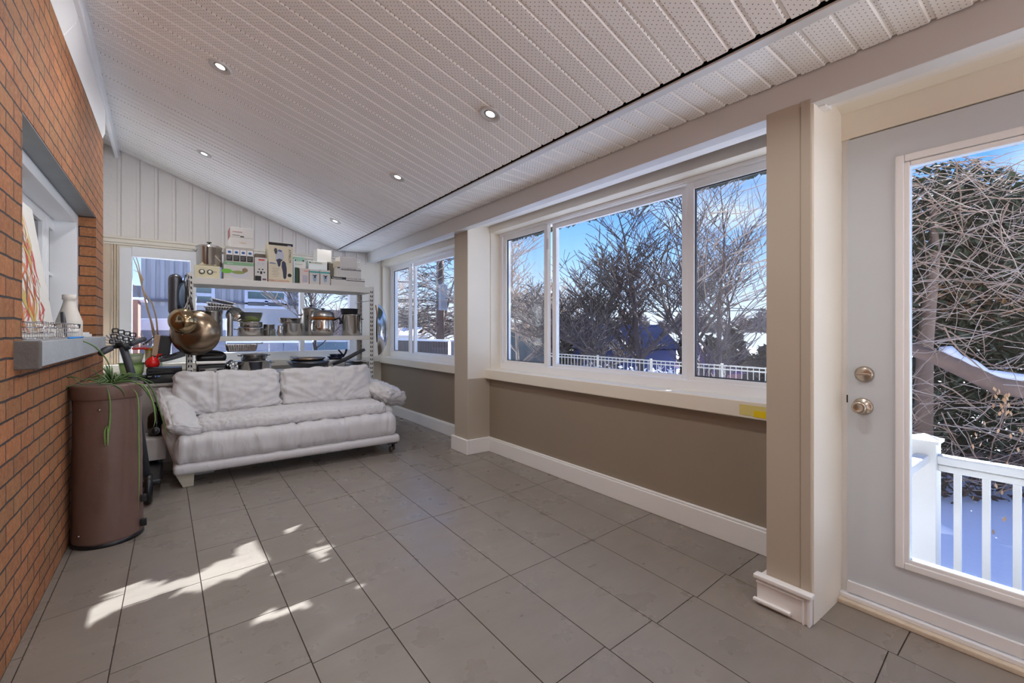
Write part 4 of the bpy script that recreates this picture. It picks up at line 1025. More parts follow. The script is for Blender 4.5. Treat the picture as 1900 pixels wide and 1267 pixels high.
# long serving boxes
def ice(u0, u1, vt, Y, zb, dep, lab, band, full):
    e, x0, x1, z0, z1 = carton('serving_tray_box', u0, u1, vt, Y, zb, dep, lab, group='long white boxes stacked at the right of the top shelf')
    h = z1 - z0; W = x1 - x0
    if full:
        patch(e, 'black_panel', x0, lerp(x0, x1, .44), lerp(z0, z1, .72), z1 - .001, Y, M_text_k)
        text('panel_text', 'Appetizers', .026, (x0 + .012, Y - .0012, lerp(z0, z1, .78)), (1, 0, 0), (0, 0, 1), M_text_w, e)
        text('box_text', 'On Ice with Lids', .026, (lerp(x0, x1, .46), Y - .001, lerp(z0, z1, .80)), (1, 0, 0), (0, 0, 1), M_text_k, e)
        patch(e, 'black_line', lerp(x0, x1, .44), x1, lerp(z0, z1, .62), lerp(z0, z1, .69), Y, M_text_k)
    elif band:
        text('box_text', 'On Ice with Beverage', .020, (lerp(x0, x1, .16), Y - .001, z1 - .022), (1, 0, 0), (0, 0, 1), M_text_k, e)
        patch(e, 'black_line', lerp(x0, x1, .14), x1, z1 - .034, z1 - .026, Y, M_text_k)
        patch(e, 'black_square', x0, x0 + .03, z1 - .018, z1 - .004, Y, M_text_k)
    return e, x0, x1, z0, z1
e, x0, x1, z0, z1 = ice(614, 677, 512.5, 5.53, ZT_, .22, 'longest of the stacked long white boxes, at the foot of the stack', True, True)
e, x0, x1, z0, z1 = ice(626, 670, 494.5, 5.55, z1 + .001, .22, 'middle box of the three long white ones, bearing a black line', True, False)
xq = span(624, 631.5, 5.57)
e, x0, x1, z0, z1 = ice(631, 663, 475.5, 5.55, z1 + .001, .20, 'plain topmost box of the stack of long white boxes', False, False)
e, x0, x1, zz0, zz1 = carton('buff_carton', 623.5, 630.2, 484, 5.57, z0, .16, 'small buff carton at the left side of the topmost long white box', m=mat('buff_card', (206, 196, 176), .6))

# ======== middle shelf
e, cx2, yc, r, tp_ = pot('tall_pot', 362, 418, 577, 5.60, ZM, 'tall dark-rimmed steel pot behind the wok on the middle shelf', handles=None, rfac=.45)
MB().lathe([(r * .96, -.012), (r * 1.02, -.012), (r * 1.02, .004), (r * .96, .004)], (cx2, yc, tp_), 36, None, False, False).build('dark_rim', M_char, e, smooth=True)
# foil trays
def foiltray(u0, u1, v, Y, z0, lab, tiltdeg, h=.035):
    x0, x1 = span(u0, u1, Y); cx3 = (x0 + x1) / 2
    e = thing('foil_tray', (cx3, Y + .1, z0), lab, 'tray', 'foil trays on the tall pot')
    M_ = Matrix.Translation((cx3, Y + .11, z0 + h / 2)) @ Matrix.Rotation(R(tiltdeg), 4, 'Y')
    w_ = (x1 - x0) / 2; m_ = MB(); n2 = 18
    # corrugated side walls + floor + rim
    def ringp(s, z, amp): 
        out = []
        for k in range(4 * n2):
            side, t = divmod(k, n2); t = t / n2
            c = [(-1 + 2 * t, -1), (1, -1 + 2 * t), (1 - 2 * t, 1), (-1, 1 - 2 * t)][side]
            a_ = amp * (1 if k % 2 else -1)
            out.append(M_ @ Vector((c[0] * (w_ * s + a_), c[1] * (.10 * s + a_), z)))
        return out
    rr2 = [ringp(.80, -h / 2, 0), ringp(.86, -h / 4, .002), ringp(.96, h / 2 - .004, .002), ringp(1.04, h / 2, .0), ringp(1.04, h / 2 - .004, 0)]
    N = 4 * n2; vs = [p_ for q_ in rr2 for p_ in q_]
    m_.add(vs, [(i * N + k, i * N + (k + 1) % N, (i + 1) * N + (k + 1) % N, (i + 1) * N + k) for i in range(4) for k in range(N)] + [tuple(range(N))])
    m_.build('tray_body', M_foil, e); return e
foiltray(380, 428, 570, 5.56, tp_ + .008, 'dull foil tray lying directly on the tall pot, lowest of the pile', 1)
foiltray(384, 436, 562, 5.55, tp_ + .040, 'foil tray second in the pile on the tall pot', 7, .03)
foiltray(392, 436, 556, 5.57, tp_ + .078, 'tilted foil tray topmost on the tall pot', 13, .03)
pot('steel_canister', 421, 433, 585, 5.58, ZM, 'slim steel canister right of the tall pot', 'canister', M_steel_br, handles=None, lid=True, knob=False)
# shallow pans with glass bowl
e, cx2, yc, r, tp_ = pot('frying_pan', 441, 495, 608, 5.53, ZM, 'wide shallow steel pan, lower of two stacked pans', 'pan', M_steel, prof=[(0, 0), (.90, 0), (1., .15), (1., .9), (1.03, 1.), (.97, 1.), (.94, .2), (0, .12)], handles='side')
e, cx2, yc, r, tp_ = pot('frying_pan', 443, 492, 597, 5.54, tp_ + .002, 'shallow steel pan with a dark rim, upper of two stacked pans', 'pan', M_steel, prof=[(0, 0), (.95, 0), (.98, .2), (.98, .8), (1.03, .86), (1.03, 1.), (.97, 1.), (.94, .3), (0, .2)], handles=None)
M_clear = mat('clear_plastic', (225, 232, 226), .08, 0, .02, 4, trans=.92)
gb = thing('salad_bowl', (cx2, yc, tp_), 'clear bowl with a lime green colander inside, on the stacked pans', 'bowl')
MB().lathe([(.02, .002), (r * .72, .002), (r * .86, .03), (r * 1.02, .10), (r * .99, .10), (r * .82, .032), (.02, .008)], (cx2, yc, tp_), 40).build('clear_body', M_clear, gb, smooth=True)
MB().lathe([(.02, .012), (r * .66, .012), (r * .74, .03), (r * .86, .088), (r * .82, .088), (r * .68, .03), (.02, .02)], (cx2 + .01, yc, tp_), 40).build('green_colander', mat('lime_solid', (176, 190, 40), .4), gb, smooth=True)
# metal lids leaning
ld = thing('pot_lid', (.58, 5.70, ZM), 'tangle of steel pot lids leaning between the canister and the clear bowl', 'lid')
for k in range(3):
    c7 = at(434 + 6 * k, 582 + 3 * k, Y=5.66 + .02 * k)
    MB().lathe([(.001, .02), (.04, .016), (.075, .004), (.082, 0), (.075, -.002), (.001, .012)], c7, 30, Matrix.Rotation(R(60 - 8 * k), 3, 'X') @ Matrix.Rotation(R(-25 + 14 * k), 3, 'Y')).build('lid_disc', M_steel, ld, smooth=True)
# glass + round pots
jg = thing('drinking_glass', (.97, 5.55, ZM), 'small upturned drinking glass at the front of the middle shelf', 'glass')
x0_, x1_ = span(501, 514, 5.53); cxx = (x0_ + x1_) / 2; rg = (x1_ - x0_) / 2
MB().lathe([(rg, 0), (rg * .97, 0), (rg * .72, .07), (.001, .072), (.001, .076), (rg * .76, .076), (rg, 0)], (cxx, 5.56, ZM), 28, None, False, False).build('glass_body', M_clear, jg, smooth=True)
pot('small_saucepan', 488, 513, 602, 5.66, ZM, 'small shiny saucepan half hidden behind the drinking glass', prof=None, handles=None)
pot('creamer_jug', 514, 527, 604, 5.53, ZM, 'small round-bellied steel jug left of the steamer pot', 'jug', prof=[(0, 0), (.6, 0), (.95, .2), (1., .4), (.7, .7), (.62, .85), (.8, 1.), (.74, 1.), (.55, .84), (.6, .7), (.9, .38), (0, .1)], handles=None)
e, cx2, yc, r, tp_ = pot('steamer_pot', 526, 566, 600, 5.53, ZM, 'low steel pot with curled side handles, front centre of the middle shelf', handles='side')
e2, a_, b_, c_, tp2 = pot('casserole', 519, 565, 590, 5.55, tp_ + .002, 'shallow steel casserole sitting on the low steel pot', prof=[(0, 0), (.88, 0), (.9, .1), (.92, .8), (1.04, .88), (1.04, 1.), (.9, 1.), (.86, .15), (0, .1)], handles=None)
pot('lidded_pot', 560, 600, 575, 5.72, ZM, 'tall steel pot with a black lid knob, behind the copper-banded pot', lid=True, handles='side', black_handle=True, rfac=.44)
# bulbous banded pot
e, cx2, yc, r, tp_ = pot('banded_pot', 580, 629, 592, 5.53, ZM, 'round-bellied steel pot with a copper-coloured band', m=M_steel, prof=[(0, 0), (.62, 0), (.82, .06), (.98, .30), (1.0, .55), (.94, .85), (.92, 1.), (.88, 1.), (.9, .8), (.94, .5), (0, .1)], handles='side', rfac=.47)
MB().lathe([(r * .90, 0), (r * .99, .002), (r * 1.0, .010), (r * .99, .018), (r * .90, .018)], (cx2, yc, tp_), 44, None, False, False).build('band', M_gold, e, smooth=True, label='copper-coloured band')
MB().lathe([(r * .95, .016), (r * .95, .04), (r * .90, .075), (r * .70, .098), (r * .3, .108), (.001, .108)], (cx2, yc, tp_), 44).build('domed_lid', M_steel_br, e, smooth=True)
MB().lathe([(.008, 0), (.010, .008), (.028, .014), (.028, .020), (.001, .026)], (cx2, yc, tp_ + .106), 20).build('lid_knob', M_blackg, e, smooth=True)
MB().tube([(cx2 + r * .9, yc - .02, tp_ - .01), (cx2 + r + .045, yc - .03, tp_ + .02), (cx2 + r + .06, yc - .03, tp_ - .03), (cx2 + r + .05, yc - .03, tp_ - .06)], .012, 10).build('long_handle', M_black, e, smooth=True)
e, cx2, yc, r, tp_ = pot('pressure_cooker', 637, 676, 584, 5.53, ZM, 'tall steel pressure cooker with black handles, rightmost on the middle shelf', black_handle=True, handles='side', rfac=.46)
MB().lathe([(r * 1.05, 0), (r * 1.05, .008), (r * .7, .012), (.001, .012)], (cx2, yc, tp_), 40).build('lid', M_black, e, smooth=True)
e, cx2, yc, r, tp_ = pot('cake_tin', 635, 671, 573, 5.55, tp_ + .014, 'dark round cake tin balanced on the pressure cooker', 'tin', M_pan, prof=[(0, 0), (.86, 0), (.88, .05), (.96, .9), (1.03, .92), (1.03, 1.), (.93, 1.), (.84, .1), (0, .08)], handles=None)
# skewers on the right post
sk = thing('steel_skewer', (1.80, 5.9, 1.62), 'thin steel rod sticking out from the right rear post', 'skewer')
MB().tube([at(659, 562, Y=5.93), at(688, 558, Y=5.53)], .005, 6).build('rod', M_steel_br, sk)

# ======== low shelf (seen above the sofa back)
gl = thing('contact_grill', (.40, 5.6, ZL), 'black contact grill with a looped steel handle on the low shelf', 'grill')
x0, x1 = span(363, 421, 5.50)
MB().box(x0 + .01, x1 - .01, 5.50, 5.76, ZL + .012, ZL + .115).build('base', M_black, gl, bevel=.015)
MB().box(x0, x1, 5.49, 5.76, ZL + .115, ZL + .150).build('steel_band', M_steel_br, gl, bevel=.008)
q_ = soft((x0 + x1) / 2, 5.63, ZL + .185, x1 - x0, .27, .09, .04, (0, 0, .03), 0, n=(14, 12, 8)); q_.build('lid', M_blackg, gl, smooth=True)
hx = (x0 + x1) / 2
MB().tube([(hx - .09, 5.49, ZL + .02), (hx - .105, 5.45, ZL + .075), (hx + .105, 5.45, ZL + .075), (hx + .09, 5.49, ZL + .02)], .006, 8).build('looped_handle', M_steel_br, gl, smooth=True)
MB().box(hx - .055, hx + .045, 5.484, 5.492, ZL + .035, ZL + .07).build('badge', M_steel_br, gl, bevel=.008); text('badge_text', 'Chefman', .016, (hx - .005, 5.483, ZL + .047), (1, 0, 0), (0, 0, 1), M_text_k, gl, align='CENTER')
for s_ in (-1, 1): MB().box(hx + s_ * .09 - .015, hx + s_ * .09 + .015, 5.52, 5.56, ZL, ZL + .014).build('foot', M_black, gl)
fb = thing('foil_roll', (.66, 5.6, ZL), 'crumpled bundle of foil between the grill and the steamer', 'foil')
soft(at(431, 675, Y=5.60).x, 5.62, ZL + .065, .10, .14, .13, .04, (.01, .01, .01), .02, n=(14, 14, 14), wdir=(30, 30, 30)).build('bundle', M_foil, fb)
e, cx2, yc, r, tp_ = pot('wide_steamer_pot', 441, 510, 669, 5.50, ZL, 'wide steel steamer base with a dark rim on the low shelf', 'steamer', handles='side', rfac=.46)
e, cx2, yc, r, tp2 = pot('stacked_steamer_pot', 446, 502, 657, 5.52, tp_ + .002, 'middle tier stacked on the wide steamer base', 'steamer', handles='side', rfac=.44, prof=[(0, 0), (.95, 0), (1., .05), (1., .9), (1.05, .93), (1.05, 1.), (.96, 1.), (.93, .1), (0, .06)])
rt_ = thing('roasting_pan', (.67, 5.6, tp2), 'ribbed silver roasting pan on top of the grill and steamer', 'pan')
x0, x1 = span(420, 479, 5.50); zq = max(tp2, ZL + .235) + .002
m_ = MB(); n2 = 26
def rg2(s, z, a_):
    o = []
    for k in range(4 * n2):
        side, t = divmod(k, n2); t /= n2
        c = [(-1 + 2 * t, -1), (1, -1 + 2 * t), (1 - 2 * t, 1), (-1, 1 - 2 * t)][side]; am = a_ * (1 if k % 2 else -1)
        o.append(Vector(((x0 + x1) / 2 + c[0] * ((x1 - x0) / 2 * s + am), 5.62 + c[1] * (.12 * s + am), zq + z)))
    return o
N = 4 * n2; vs = [p_ for q_ in (rg2(.84, 0, 0), rg2(.88, .012, .0025), rg2(.97, .075, .0025), rg2(1.03, .08, 0), rg2(1.03, .074, 0)) for p_ in q_]
m_.add(vs, [(i * N + k, i * N + (k + 1) % N, (i + 1) * N + (k + 1) % N, (i + 1) * N + k) for i in range(4) for k in range(N)] + [tuple(range(N))])
m_.build('pan_body', M_foil, rt_)
MB().tube([(x1 - .01, 5.56, zq + .078), (x1 + .05, 5.56, zq + .09), (x1 + .06, 5.62, zq + .085), (x1 - .01, 5.68, zq + .078)], .005, 8).build('handle', M_steel_br, rt_, smooth=True)
# large skillet with long handle
sp_ = thing('long_handled_wok', (1.2, 5.55, ZL), 'wide grey wok with a thick black handle rising to the right, low shelf', 'wok')
x0, x1 = span(531, 628, 5.50); cxx = (x0 + x1) / 2; r = (x1 - x0) * .40
MB().lathe([(.02, 0), (r * .5, .0), (r * .78, .03), (r * .95, .07), (r * 1.02, .10), (r * .99, .10), (r * .74, .036), (.02, .008)], (cxx, 5.50 + r * .9, ZL), 44).build('wok_bowl', M_pan, sp_, smooth=True)
MB().tube([at(618, 676, Y=5.56), at(640, 667, Y=5.50), at(660, 656, Y=5.46), at(677, 648, Y=5.43)], [.018, .024, .022, .017], 12).build('long_handle', M_char, sp_, smooth=True)
MB().tube([(cxx - r * .95, 5.52, ZL + .09), (cxx - r * 1.12, 5.52, ZL + .11), (cxx - r * 1.12, 5.62, ZL + .11), (cxx - r * .95, 5.64, ZL + .09)], .006, 8).build('helper_handle', M_steel_br, sp_, smooth=True)
s2 = thing('steel_skillet', (1.15, 5.6, ZL + .10), 'steel skillet resting inside the grey wok', 'skillet')
MB().lathe([(.02, 0), (.17, 0), (.20, .035), (.195, .035), (.165, .006), (.02, .006)], (cxx - .01, 5.73, ZL + .105), 40).build('skillet_body', M_wok, s2, smooth=True)
MB().tube([(cxx - .19, 5.62, ZL + .14), (cxx - .22, 5.60, ZL + .165), (cxx - .15, 5.58, ZL + .165), (cxx - .14, 5.60, ZL + .14)], .005, 8).build('handle', M_steel_br, s2, smooth=True)
sm = thing('small_pans', (1.62, 5.7, ZL + .10), 'small blue-black pan with its handle up, behind the long wok handle', 'pan')
c8 = at(624, 660, Y=5.72)
MB().lathe([(.02, 0), (.06, 0), (.085, .03), (.082, .03), (.056, .005), (.02, .005)], (c8.x, 5.72, c8.z - .01), 32).lathe([(.02, 0), (.07, 0), (.10, .03), (.096, .03), (.066, .005), (.02, .005)], (c8.x - .01, 5.72, c8.z - .035), 32).build('pan_body', mat('blue_black_pan', (44, 48, 70), .25, .4), sm, smooth=True)
MB().tube([at(636, 662, Y=5.66), at(641, 655, Y=5.66), at(643, 648, Y=5.66)], .012, 10).tube([at(628, 649, Y=5.66), at(636, 658, Y=5.66)], .010, 8).build('handle', M_black, sm, smooth=True)
MB().box(c8.x - .12, c8.x + .10, 5.66, 5.80, ZL, c8.z - .035).build('pan_stack', M_steel_br, sm, bevel=.02)
bkst = thing('black_trays', (1.78, 5.6, ZL), 'stack of black baking trays with chrome edges beside the right post', 'tray')
x0, x1 = span(652, 682, 5.54)
for k in range(4):
    MB().box(x0 + .01 * k, x1 - .008 * k, 5.54, 5.84, ZL + .004 + k * .026, ZL + .018 + k * .026).build('tray_layer', M_black if k % 2 == 0 else M_steel_br, bkst, bevel=.003)
# ======== hanging on the rack sides
def disc(e, name, c, r, h, nrm, m, inward=1, n=44, prof=None):
    z = Vector(nrm).normalized(); x = Vector((0, 0, 1)).cross(z)
    if x.length < .01: x = Vector((1, 0, 0))
    x.normalize(); y = z.cross(x); M_ = Matrix((x, y, z)).transposed()
    pr = prof or [(.001, h), (r * .35, h * .97), (r * .62, h * .80), (r * .82, h * .52), (r * .95, h * .2), (r, 0), (r * 1.02, -.004), (r * .98, -.002), (r * .92, h * .2), (r * .6, h * .75), (.001, h * .94)]
    return MB().lathe(pr, c, n, M_).build(name, m, e, smooth=True)
wk = thing('hanging_wok', at(357, 617, Y=5.32), 'big tarnished round-bottomed wok hanging at the left rack post', 'wok')
disc(wk, 'wok_bowl', at(362, 618, Y=5.38), .215, .115, (-.40, -1, -.05), M_wok)
MB().tube([at(357, 575, Y=5.36), at(350, 545, Y=5.42), at(349, 520, Y=5.46)], .013, 8).build('wok_handle', mat('dark_steel', (90, 84, 84), .35, .8), wk, smooth=True)
MB().tube([at(349, 520, Y=5.46), at(350, 511, Y=5.48), at(347, 508, Y=5.49), at(345, 513, Y=5.48)], .004, 8).build('hook', M_char, wk, smooth=True)
hb = thing('hanging_ladle', at(336, 597, Y=5.15), 'shiny bronze-toned steel bowl ladle hanging in front of the wok', 'ladle')
disc(hb, 'ladle_bowl', at(338.5, 596, Y=5.17), .118, .075, (-.35, -1, -.12), M_bowl)
MB().tube([at(340, 578, Y=5.18), at(352, 548, Y=5.30), at(349, 515, Y=5.45)], .004, 8).build('ladle_handle', M_steel, hb, smooth=True)
MB().tube([at(336, 618, Y=5.12), at(338, 622, Y=5.10), at(339, 617, Y=5.12)], .003, 6).build('ring', M_steel, hb, smooth=True)
hk = thing('hanging_pan', at(330, 545, Y=5.75), 'tall oval grey pan hanging edge-on at the left side of the rack, farthest left', 'pan', 'pans hanging at the left side of the rack')
x_ = at(326, 550, Y=5.6)
soft(at(325, 550, Y=5.72).x, 5.72, at(325, 548, Y=5.72).z, .115, .30, .42, .055, (0, 0, 0), 0, n=(8, 16, 20)).build('pan_body', M_pan, hk, smooth=True)
MB().tube([at(334, 528, Y=5.62), at(335, 520, Y=5.60), at(338, 516, Y=5.58)], .005, 8).build('hook', M_char, hk, smooth=True)
h2 = thing('hanging_pan', at(339, 550, Y=5.6), 'blue-black rimmed frying pan hanging edge-on beside the left rack post', 'pan', 'pans hanging at the left side of the rack')
disc(h2, 'pan_body', at(340, 550, Y=5.58), .155, .05, (-1, -.15, 0), mat('blue_steel_pan', (120, 140, 165), .2, .8))
disc(h2, 'dark_rim', at(339.5, 550, Y=5.58), .160, .0, (-1, -.15, 0), M_black, prof=[(.145, -.006), (.162, -.006), (.162, .006), (.145, .006)])
MB().tube([at(341, 528, Y=5.56), at(342, 520, Y=5.54), at(344, 510, Y=5.52)], .005, 8).build('hook', M_char, h2, smooth=True)
hr = thing('hanging_round_pan', at(706, 612, Y=5.7), 'big round steel lid hanging edge-on at the right rack post', 'lid')
disc(hr, 'lid_disc', at(703, 612, Y=5.72), .33, .11, (1, -.42, 0), M_steel, prof=None)
h3 = thing('hanging_skillet', at(700, 610, Y=5.6), 'brown-bottomed steel pan hanging inside the big round lid', 'pan')
disc(h3, 'pan_body', at(699.5, 611, Y=5.60), .165, .06, (1, -.42, 0), M_wok)
MB().tube([at(700, 590, Y=5.58), at(699, 578, Y=5.56), at(697, 566, Y=5.54)], .008, 8).build('handle', mat('amber_handle', (200, 140, 60), .4), h3, smooth=True)

# ======== things on the brick window sill
cv = thing('canvas_painting', (-.6, 2.85, 1.212), 'white canvas with swirling orange and red paint strokes, leaning in the brick window', 'painting')
cvm = MB()
A0, A1 = Vector((-.515, 2.74, 1.215)), Vector((-.515, 3.42, 1.215))
B0, B1 = Vector((-.655, 2.70, 2.02)), Vector((-.655, 3.30, 2.02))
P = [at(47, 618, X=-.50), at(105, 612, X=-.52), at(62, 430, X=-.60), at(47, 380, X=-.62)]
def cvq(u, v):   # u along Y, v up the leaning board
    x = lerp(-.545, -.64, v); y = lerp(2.70, 3.62, u); z = lerp(1.216, 1.93, v); return Vector((x, y, z))
a_, b_, c_, d_ = cvq(0, 0), cvq(1, 0), cvq(1, 1), cvq(0, 1)
nrm = (b_ - a_).cross(d_ - a_).normalized(); back = nrm * .018
if back.x > 0: back = -back
cvm.add([a_, b_, c_, d_, a_ + back, b_ + back, c_ + back, d_ + back], [(0, 1, 2, 3), (4, 7, 6, 5), (0, 4, 5, 1), (1, 5, 6, 2), (2, 6, 7, 3), (3, 7, 4, 0)])
cvm.build('canvas', mat('gesso_white', (226, 222, 214), .7), cv)
rs = random.Random(21)
cols = [(214, 112, 60), (206, 74, 66), (222, 148, 84), (206, 178, 96), (232, 170, 170), (190, 96, 44), (240, 226, 210), (96, 84, 82)]
sm_ = MB(); pms = [mat('paint_%d_%d_%d' % c_, c_, .5) for c_ in cols]
for ci, col in enumerate(cols):
    sm_.cur = ci
    for k in range(11 if ci < 3 else (9 if ci < 7 else 3)):
        u0_ = rs.uniform(.18, .82); v0_ = rs.uniform(.06, .8); L = rs.uniform(.15, .42); ph = rs.uniform(0, 6); am = rs.uniform(.02, .07); w_ = rs.uniform(.014, .034) if ci < 4 else rs.uniform(.006, .012)
        pts = []
        for t in range(15):
            vv = v0_ + L * (t / 14 - .3); uu = u0_ + am * math.sin(ph + t * .45) + .10 * (t / 14 - .5) * (1 if k % 2 else -1)
            vv = max(.03, min(.96, vv)); uu = max(.10, min(.90 - .2 * vv, uu))
            pts.append((uu, vv))
        lay = nrm * (.0004 + .0002 * ci + .00008 * k) * (1 if nrm.x > 0 else -1)
        vs = []
        for i, (uu, vv) in enumerate(pts):
            ww = w_ * math.sin(math.pi * (i + .5) / 15)
            vs += [cvq(uu - ww, vv) + lay, cvq(uu + ww, vv) + lay]
        sm_.add(vs, [(2 * i, 2 * i + 1, 2 * i + 3, 2 * i + 2) for i in range(14)])
sm_.build('paint_strokes', pms, cv)
bk = thing('wire_basket', (-.47, 2.95, 1.213), 'small chrome wire basket on the stone sill in front of the painting', 'basket')
wb = MB(); y0_, y1_ = 2.66, 3.50; xa_, xb_ = -.535, -.437; zb_ = 1.216; zt_ = 1.290
for z in (zb_ + .004, zb_ + .030, zb_ + .052, zt_):
    wb.tube([(xa_, y0_, z), (xb_, y0_, z), (xb_, y1_, z), (xa_, y1_, z), (xa_, y0_, z)], .0022, 5)
for k in range(19):
    y = lerp(y0_, y1_, k / 18); wb.tube([(xa_, y, zt_), (xa_, y, zb_ + .003), (xb_, y, zb_ + .003), (xb_, y, zt_)], .0016, 5)
wb.build('basket_wires', M_chrome, bk, smooth=True)
wb = MB(); 
for x in (xa_, xb_): wb.tube([(x, y1_, zt_), (x, y1_ + .03, zt_ - .02), (x, y1_ + .05, zt_ + .0)], .004, 6)
wb.build('basket_hook', M_char, bk, smooth=True)
bl = thing('blue_brush', (-.44, 3.4, 1.213), 'thin bright blue stick lying at the sill edge beside the basket', 'brush')
MB().tube([(-.436, 3.2, 1.217), (-.433, 3.62, 1.217)], .005, 8).build('stick', mat('cyan_plastic', (40, 140, 220), .4), bl, smooth=True)
wb2 = thing('white_bottle', (-.53, 4.0, 1.212), 'tall white glazed bottle on the stone sill of the brick window', 'bottle')
yb_ = 3.80; r = .060
MB().lathe([(r * .9, 0), (r, .01), (r, .10), (r * .95, .11), (r * .62, .175), (r * .45, .215), (r * .44, .228), (r * .54, .232), (r * .54, .258), (r * .44, .262), (.001, .262)], (-.515, yb_, 1.212), 40).build('bottle_body', mat('white_glaze', (222, 214, 204), .4, 0, .05, 10), wb2, smooth=True)
sc_ = thing('scissors', (-.52, 3.62, 1.212), 'grey-handled scissors standing between the basket and the white bottle', 'scissors')
MB().tube([(-.50, 3.60, 1.22), (-.52, 3.66, 1.31), (-.53, 3.70, 1.36)], [.006, .012, .010], 8).build('handles', M_char, sc_, smooth=True)
sb = thing('folded_paper', (-.5, 4.35, 1.212), 'small white folded paper block at the far end of the stone sill', 'paper')
MB().box(-.60, -.49, 4.28, 4.50, 1.212, 1.232).box(-.59, -.50, 4.30, 4.47, 1.232, 1.245).build('sheets', M_white, sb, bevel=.002)

# ---------------- ceiling spot lamps
M_lampring = mat('lamp_trim', (206, 205, 202), .35, 0, .02, 5)
M_led = mat('lamp_glow', (255, 250, 240), .5, emit=(255, 248, 236), es=14.)
spots = [((409, 123), 'recessed ceiling lamp nearest the brick wall, larger in view'), ((379, 285), 'recessed ceiling lamp near the end wall on the brick side'),
         ((910, 211), 'recessed ceiling lamp nearest the windows and the viewer'), ((738, 328), 'recessed ceiling lamp second along the window side'), ((622, 410), 'recessed ceiling lamp at the far end above the white cartons')]
LAMPS = []
for (uv, lab) in spots:
    p_ = on_ceiling(*uv); LAMPS.append((p_, lab))
lamp_y = {0: LAMPS[0][0], 2: LAMPS[2][0]}
sp_l = LAMPS[1][0] - LAMPS[0][0]; sp_r = LAMPS[3][0] - LAMPS[2][0]
hidden = [LAMPS[0][0] - sp_l, LAMPS[2][0] - sp_r, LAMPS[2][0] - 2 * sp_r]  # unseen lamps added at the row spacing for more light
n_up = None
def lamp(p_, lab, full=True):
    e = thing('ceiling_spot_lamp', p_, lab, 'ceiling lamp', 'recessed spot lamps in the sloping ceiling')
    ex = .02
    dx_ = Vector((1, 0, (ceil_z(p_.x + ex, p_.y) - ceil_z(p_.x, p_.y)) / ex)).normalized(); dy_ = Vector((0, 1, (ceil_z(p_.x, p_.y + ex) - ceil_z(p_.x, p_.y)) / ex)).normalized()
    nn = dx_.cross(dy_).normalized()   # up
    M_ = Matrix((dx_, nn.cross(dx_), nn)).transposed()
    MB().lathe([(.034, .002), (.038, -.004), (.060, -.012), (.064, -.009), (.066, .001), (.060, .004)], p_, 40, M_, False, False).build('trim_ring', M_lampring, e, smooth=True)
    MB().lathe([(.026, -.004), (.034, -.006), (.037, -.001), (.030, .004)], p_, 32, M_, False, False).build('inner_ring', M_steel_br, e, smooth=True)
    MB().lathe([(.001, -.002), (.027, -.002), (.027, .0), (.001, .0)], p_, 32, M_).build('led_lens', M_led, e, smooth=True)
    return nn
LN = []
for p_, lab in LAMPS: LN.append((p_, lamp(p_, lab)))
for i, p_ in enumerate(hidden):
    p_ = Vector((p_.x, max(p_.y, -3.3), 0)); p_.z = ceil_z(p_.x, p_.y)
    LN.append((p_, lamp(p_, 'recessed ceiling lamp above the viewpoint, number %d from the front wall side' % (i + 1) if False else ['recessed ceiling lamp behind the viewpoint on the brick side', 'recessed ceiling lamp beside the door head', 'recessed ceiling lamp farthest behind the viewpoint'][i])))
# ================================================================ OUTSIDE
GZ = -1.1
M_snow = snow_mat()
M_bark = mat('bare_bark', (92, 80, 74), .85, 0, .25, 8)
M_bark2 = mat('vine_bark', (150, 122, 100), .8, 0, .3, 10)
M_bark3 = mat('pale_twig_bark', (176, 156, 138), .8, 0, .25, 10)
M_ever = mat('evergreen_leaf', (58, 66, 38), .7, 0, .45, 2.5)
M_ever2 = mat('brown_leaf', (132, 96, 58), .7, 0, .3, 6)
gmb = MB(); gx = [(-30 + i * 3.0) for i in range(34)]; gy = [(-24 + i * 3.0) for i in range(40)]
vs = [(x, y, GZ + .12 * noise.noise(Vector((x * .2, y * .2, 0)))) for y in gy for x in gx]
gmb.add(vs, [(j * 34 + i, j * 34 + i + 1, (j + 1) * 34 + i + 1, (j + 1) * 34 + i) for j in range(39) for i in range(33)])
gs = gmb.build('snowy_ground', M_snow, smooth=True); tag(gs, 'snow-covered ground of the yard outside the windows', 'snow', kind='stuff')

